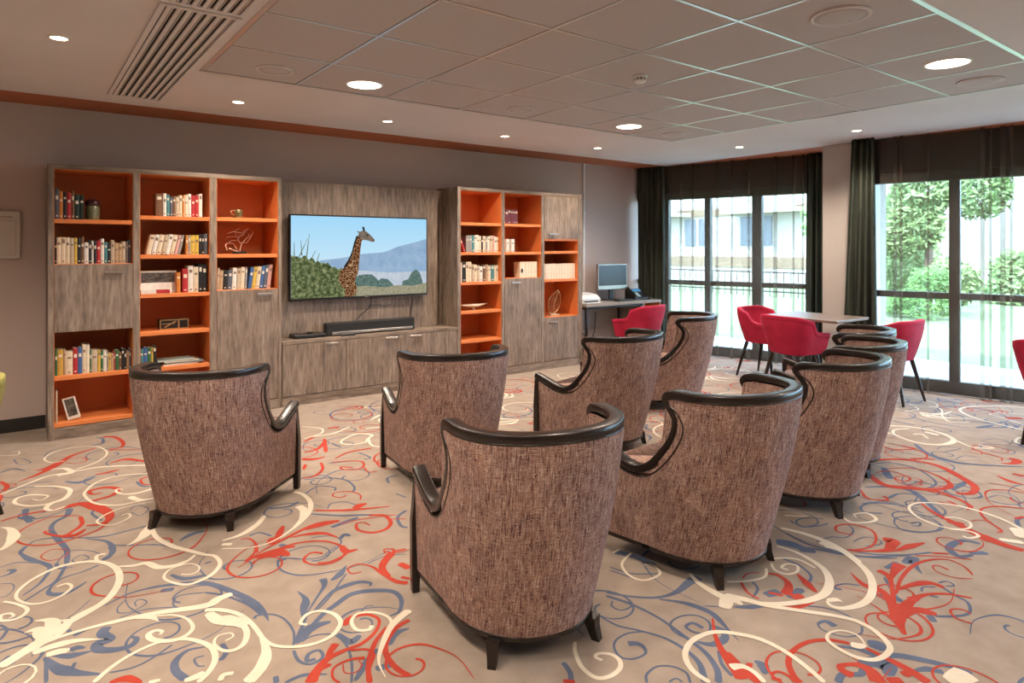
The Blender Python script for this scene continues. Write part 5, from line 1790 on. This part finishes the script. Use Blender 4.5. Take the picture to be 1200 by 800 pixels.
def ribbon(col, pts, widths):
    n = len(pts)
    if n < 2: return
    mb = SC[col]
    NS[col] += 1
    z0 = SZ[col] + (NS[col] % 150) * 4e-6
    rows = []
    for i, p in enumerate(pts):
        t = (pts[min(i + 1, n - 1)] - pts[max(i - 1, 0)])
        t.z = 0
        if t.length < 1e-6: t = Vector((1, 0, 0))
        t.normalize()
        nr = Vector((-t.y, t.x, 0))
        f = i / (n - 1) * (len(widths) - 1)
        k = min(int(f), len(widths) - 2)
        w = max(.004, lerp(widths[k], widths[k + 1], f - k) * .64) / 2
        if i == 0 or i == n - 1: w *= .35
        rows.append((p + nr * w, p - nr * w))
    for i, (a, b) in enumerate(zip(rows[:-1], rows[1:])):
        q = [Vector((v.x, v.y, z0 + i % 2 * 1.5e-6)) for v in (a[0], a[1], b[1], b[0])]
        if all(in_room(v) for v in q):
            mb.quad(*[tuple(v) for v in q[::-1]])
for ln in S.strip().splitlines():
    h, ws, *ps = ln.split()
    ox, oy, k = REG[int(h[0])]
    P = []
    for q in ps:
        a, b = q.split(',')
        P.append(on_floor(ox + float(a) / k, oy + float(b) / k))
    W = [float(w) for w in ws.split(',')]
    if len(W) == 1: W *= 2
    if h[0] in '1478': W = [w * 1.15 for w in W]
    ribbon(h[1], [Vector(p) for p in crom([tuple(p) for p in P], 7)], W)

def scroll(col, x, y, ang, size, rnd):
    """a generated scroll: a stem winding into a spiral with leaf strokes and a counter-curl"""
    d = rnd.choice((1, -1))
    stem = []
    for k in range(26):
        u = k / 25
        r = size * (1 - .86 * u)
        a = ang + d * u * 7.6
        stem.append(Vector((x + r * math.cos(a), y + r * math.sin(a), 0)))
    w = size * .085
    ribbon(col, stem, [w * .4, w, w * .7, w * .45, w * .5])
    t0 = stem[0]
    for k, (l, b) in enumerate(((.9, .5), (1.1, -.2), (.8, -.8))):
        a = ang - d * (1.2 + b)
        p = [t0, t0 + Vector((math.cos(a), math.sin(a), 0)) * size * l * .5, t0 + Vector((math.cos(a - d * .5), math.sin(a - d * .5), 0)) * size * l]
        ribbon(col, [Vector(q) for q in crom([tuple(v) for v in p], 6)], [w * .3, w * 1.9, 0])
    m = stem[7]
    a = ang + d * 2.2
    c = m + Vector((math.cos(a), math.sin(a), 0)) * size * .30
    curl = []
    for k in range(14):
        u = k / 13
        r = size * .30 * (1 - .75 * u)
        b = a + math.pi - d * u * 5.5
        curl.append(Vector((c.x + r * math.cos(b), c.y + r * math.sin(b), 0)))
    ribbon(col, curl, [w * .6, w * .4, w * .5])
rs_ = random.Random(21)
gx = -2.6
while gx < 8.4:
    gy = -3.1
    while gy < 6.0:
        for col, sz_ in (('b', .30), ('r', .27), ('c', .34)):
            px_, py_ = gx + rs_.uniform(-.3, .3), gy + rs_.uniform(-.3, .3)
            s_ = sz_ * rs_.uniform(.7, 1.15)
            a_ = rs_.uniform(0, 6.28)
            q = pixel((px_, py_, 0))
            seen = -150 < q[0] < 1330 and q[1] < 960 and q[2] > 0
            ok = (not seen) or q[1] < 492 or (q[0] < -60) or (q[1] < 520 and 640 < q[0] < 900)
            if ok: scroll(col, px_, py_, a_, s_, rs_)
        gy += .78
    gx += .78
for k in range(230):
    x_, y_ = rs_.uniform(-.4, 7.2), rs_.uniform(.6, 5.4)
    q = pixel((x_, y_, 0))
    if not (-80 < q[0] < 1280 and 470 < q[1] < 880): continue
    if q[1] > 600 and rs_.random() < .45: continue
    a_, d_, R_ = rs_.uniform(0, 6.28), rs_.choice((1, -1)), rs_.uniform(.10, .20)
    curl = []
    for i in range(22):
        u = i / 21
        r = R_ * (1 - .8 * u)
        b = a_ + d_ * u * 7.0
        curl.append(Vector((x_ + r * math.cos(b), y_ + r * math.sin(b), 0)))
    t_ = (curl[0] - curl[1]).normalized()
    n_ = Vector((-t_.y, t_.x, 0)) * d_
    tail = [curl[0] + t_ * R_ * 1.7 - n_ * R_ * .7, curl[0] + t_ * R_ * .8 - n_ * R_ * .12]
    ribbon(rs_.choice('bbr'), [Vector(p) for p in crom([tuple(p) for p in tail + curl[::2]], 4)], [.0, .02, .014, .012, .02])
for k, nm in (('b', 'blue_scroll_pattern'), ('r', 'red_scroll_pattern'), ('c', 'cream_scroll_pattern')):
    o = SC[k].build(nm, MT[{'b': 'carpet_blue', 'r': 'carpet_red', 'c': 'carpet_cream'}[k]], FLOOR)
    o['kind'] = 'stuff'
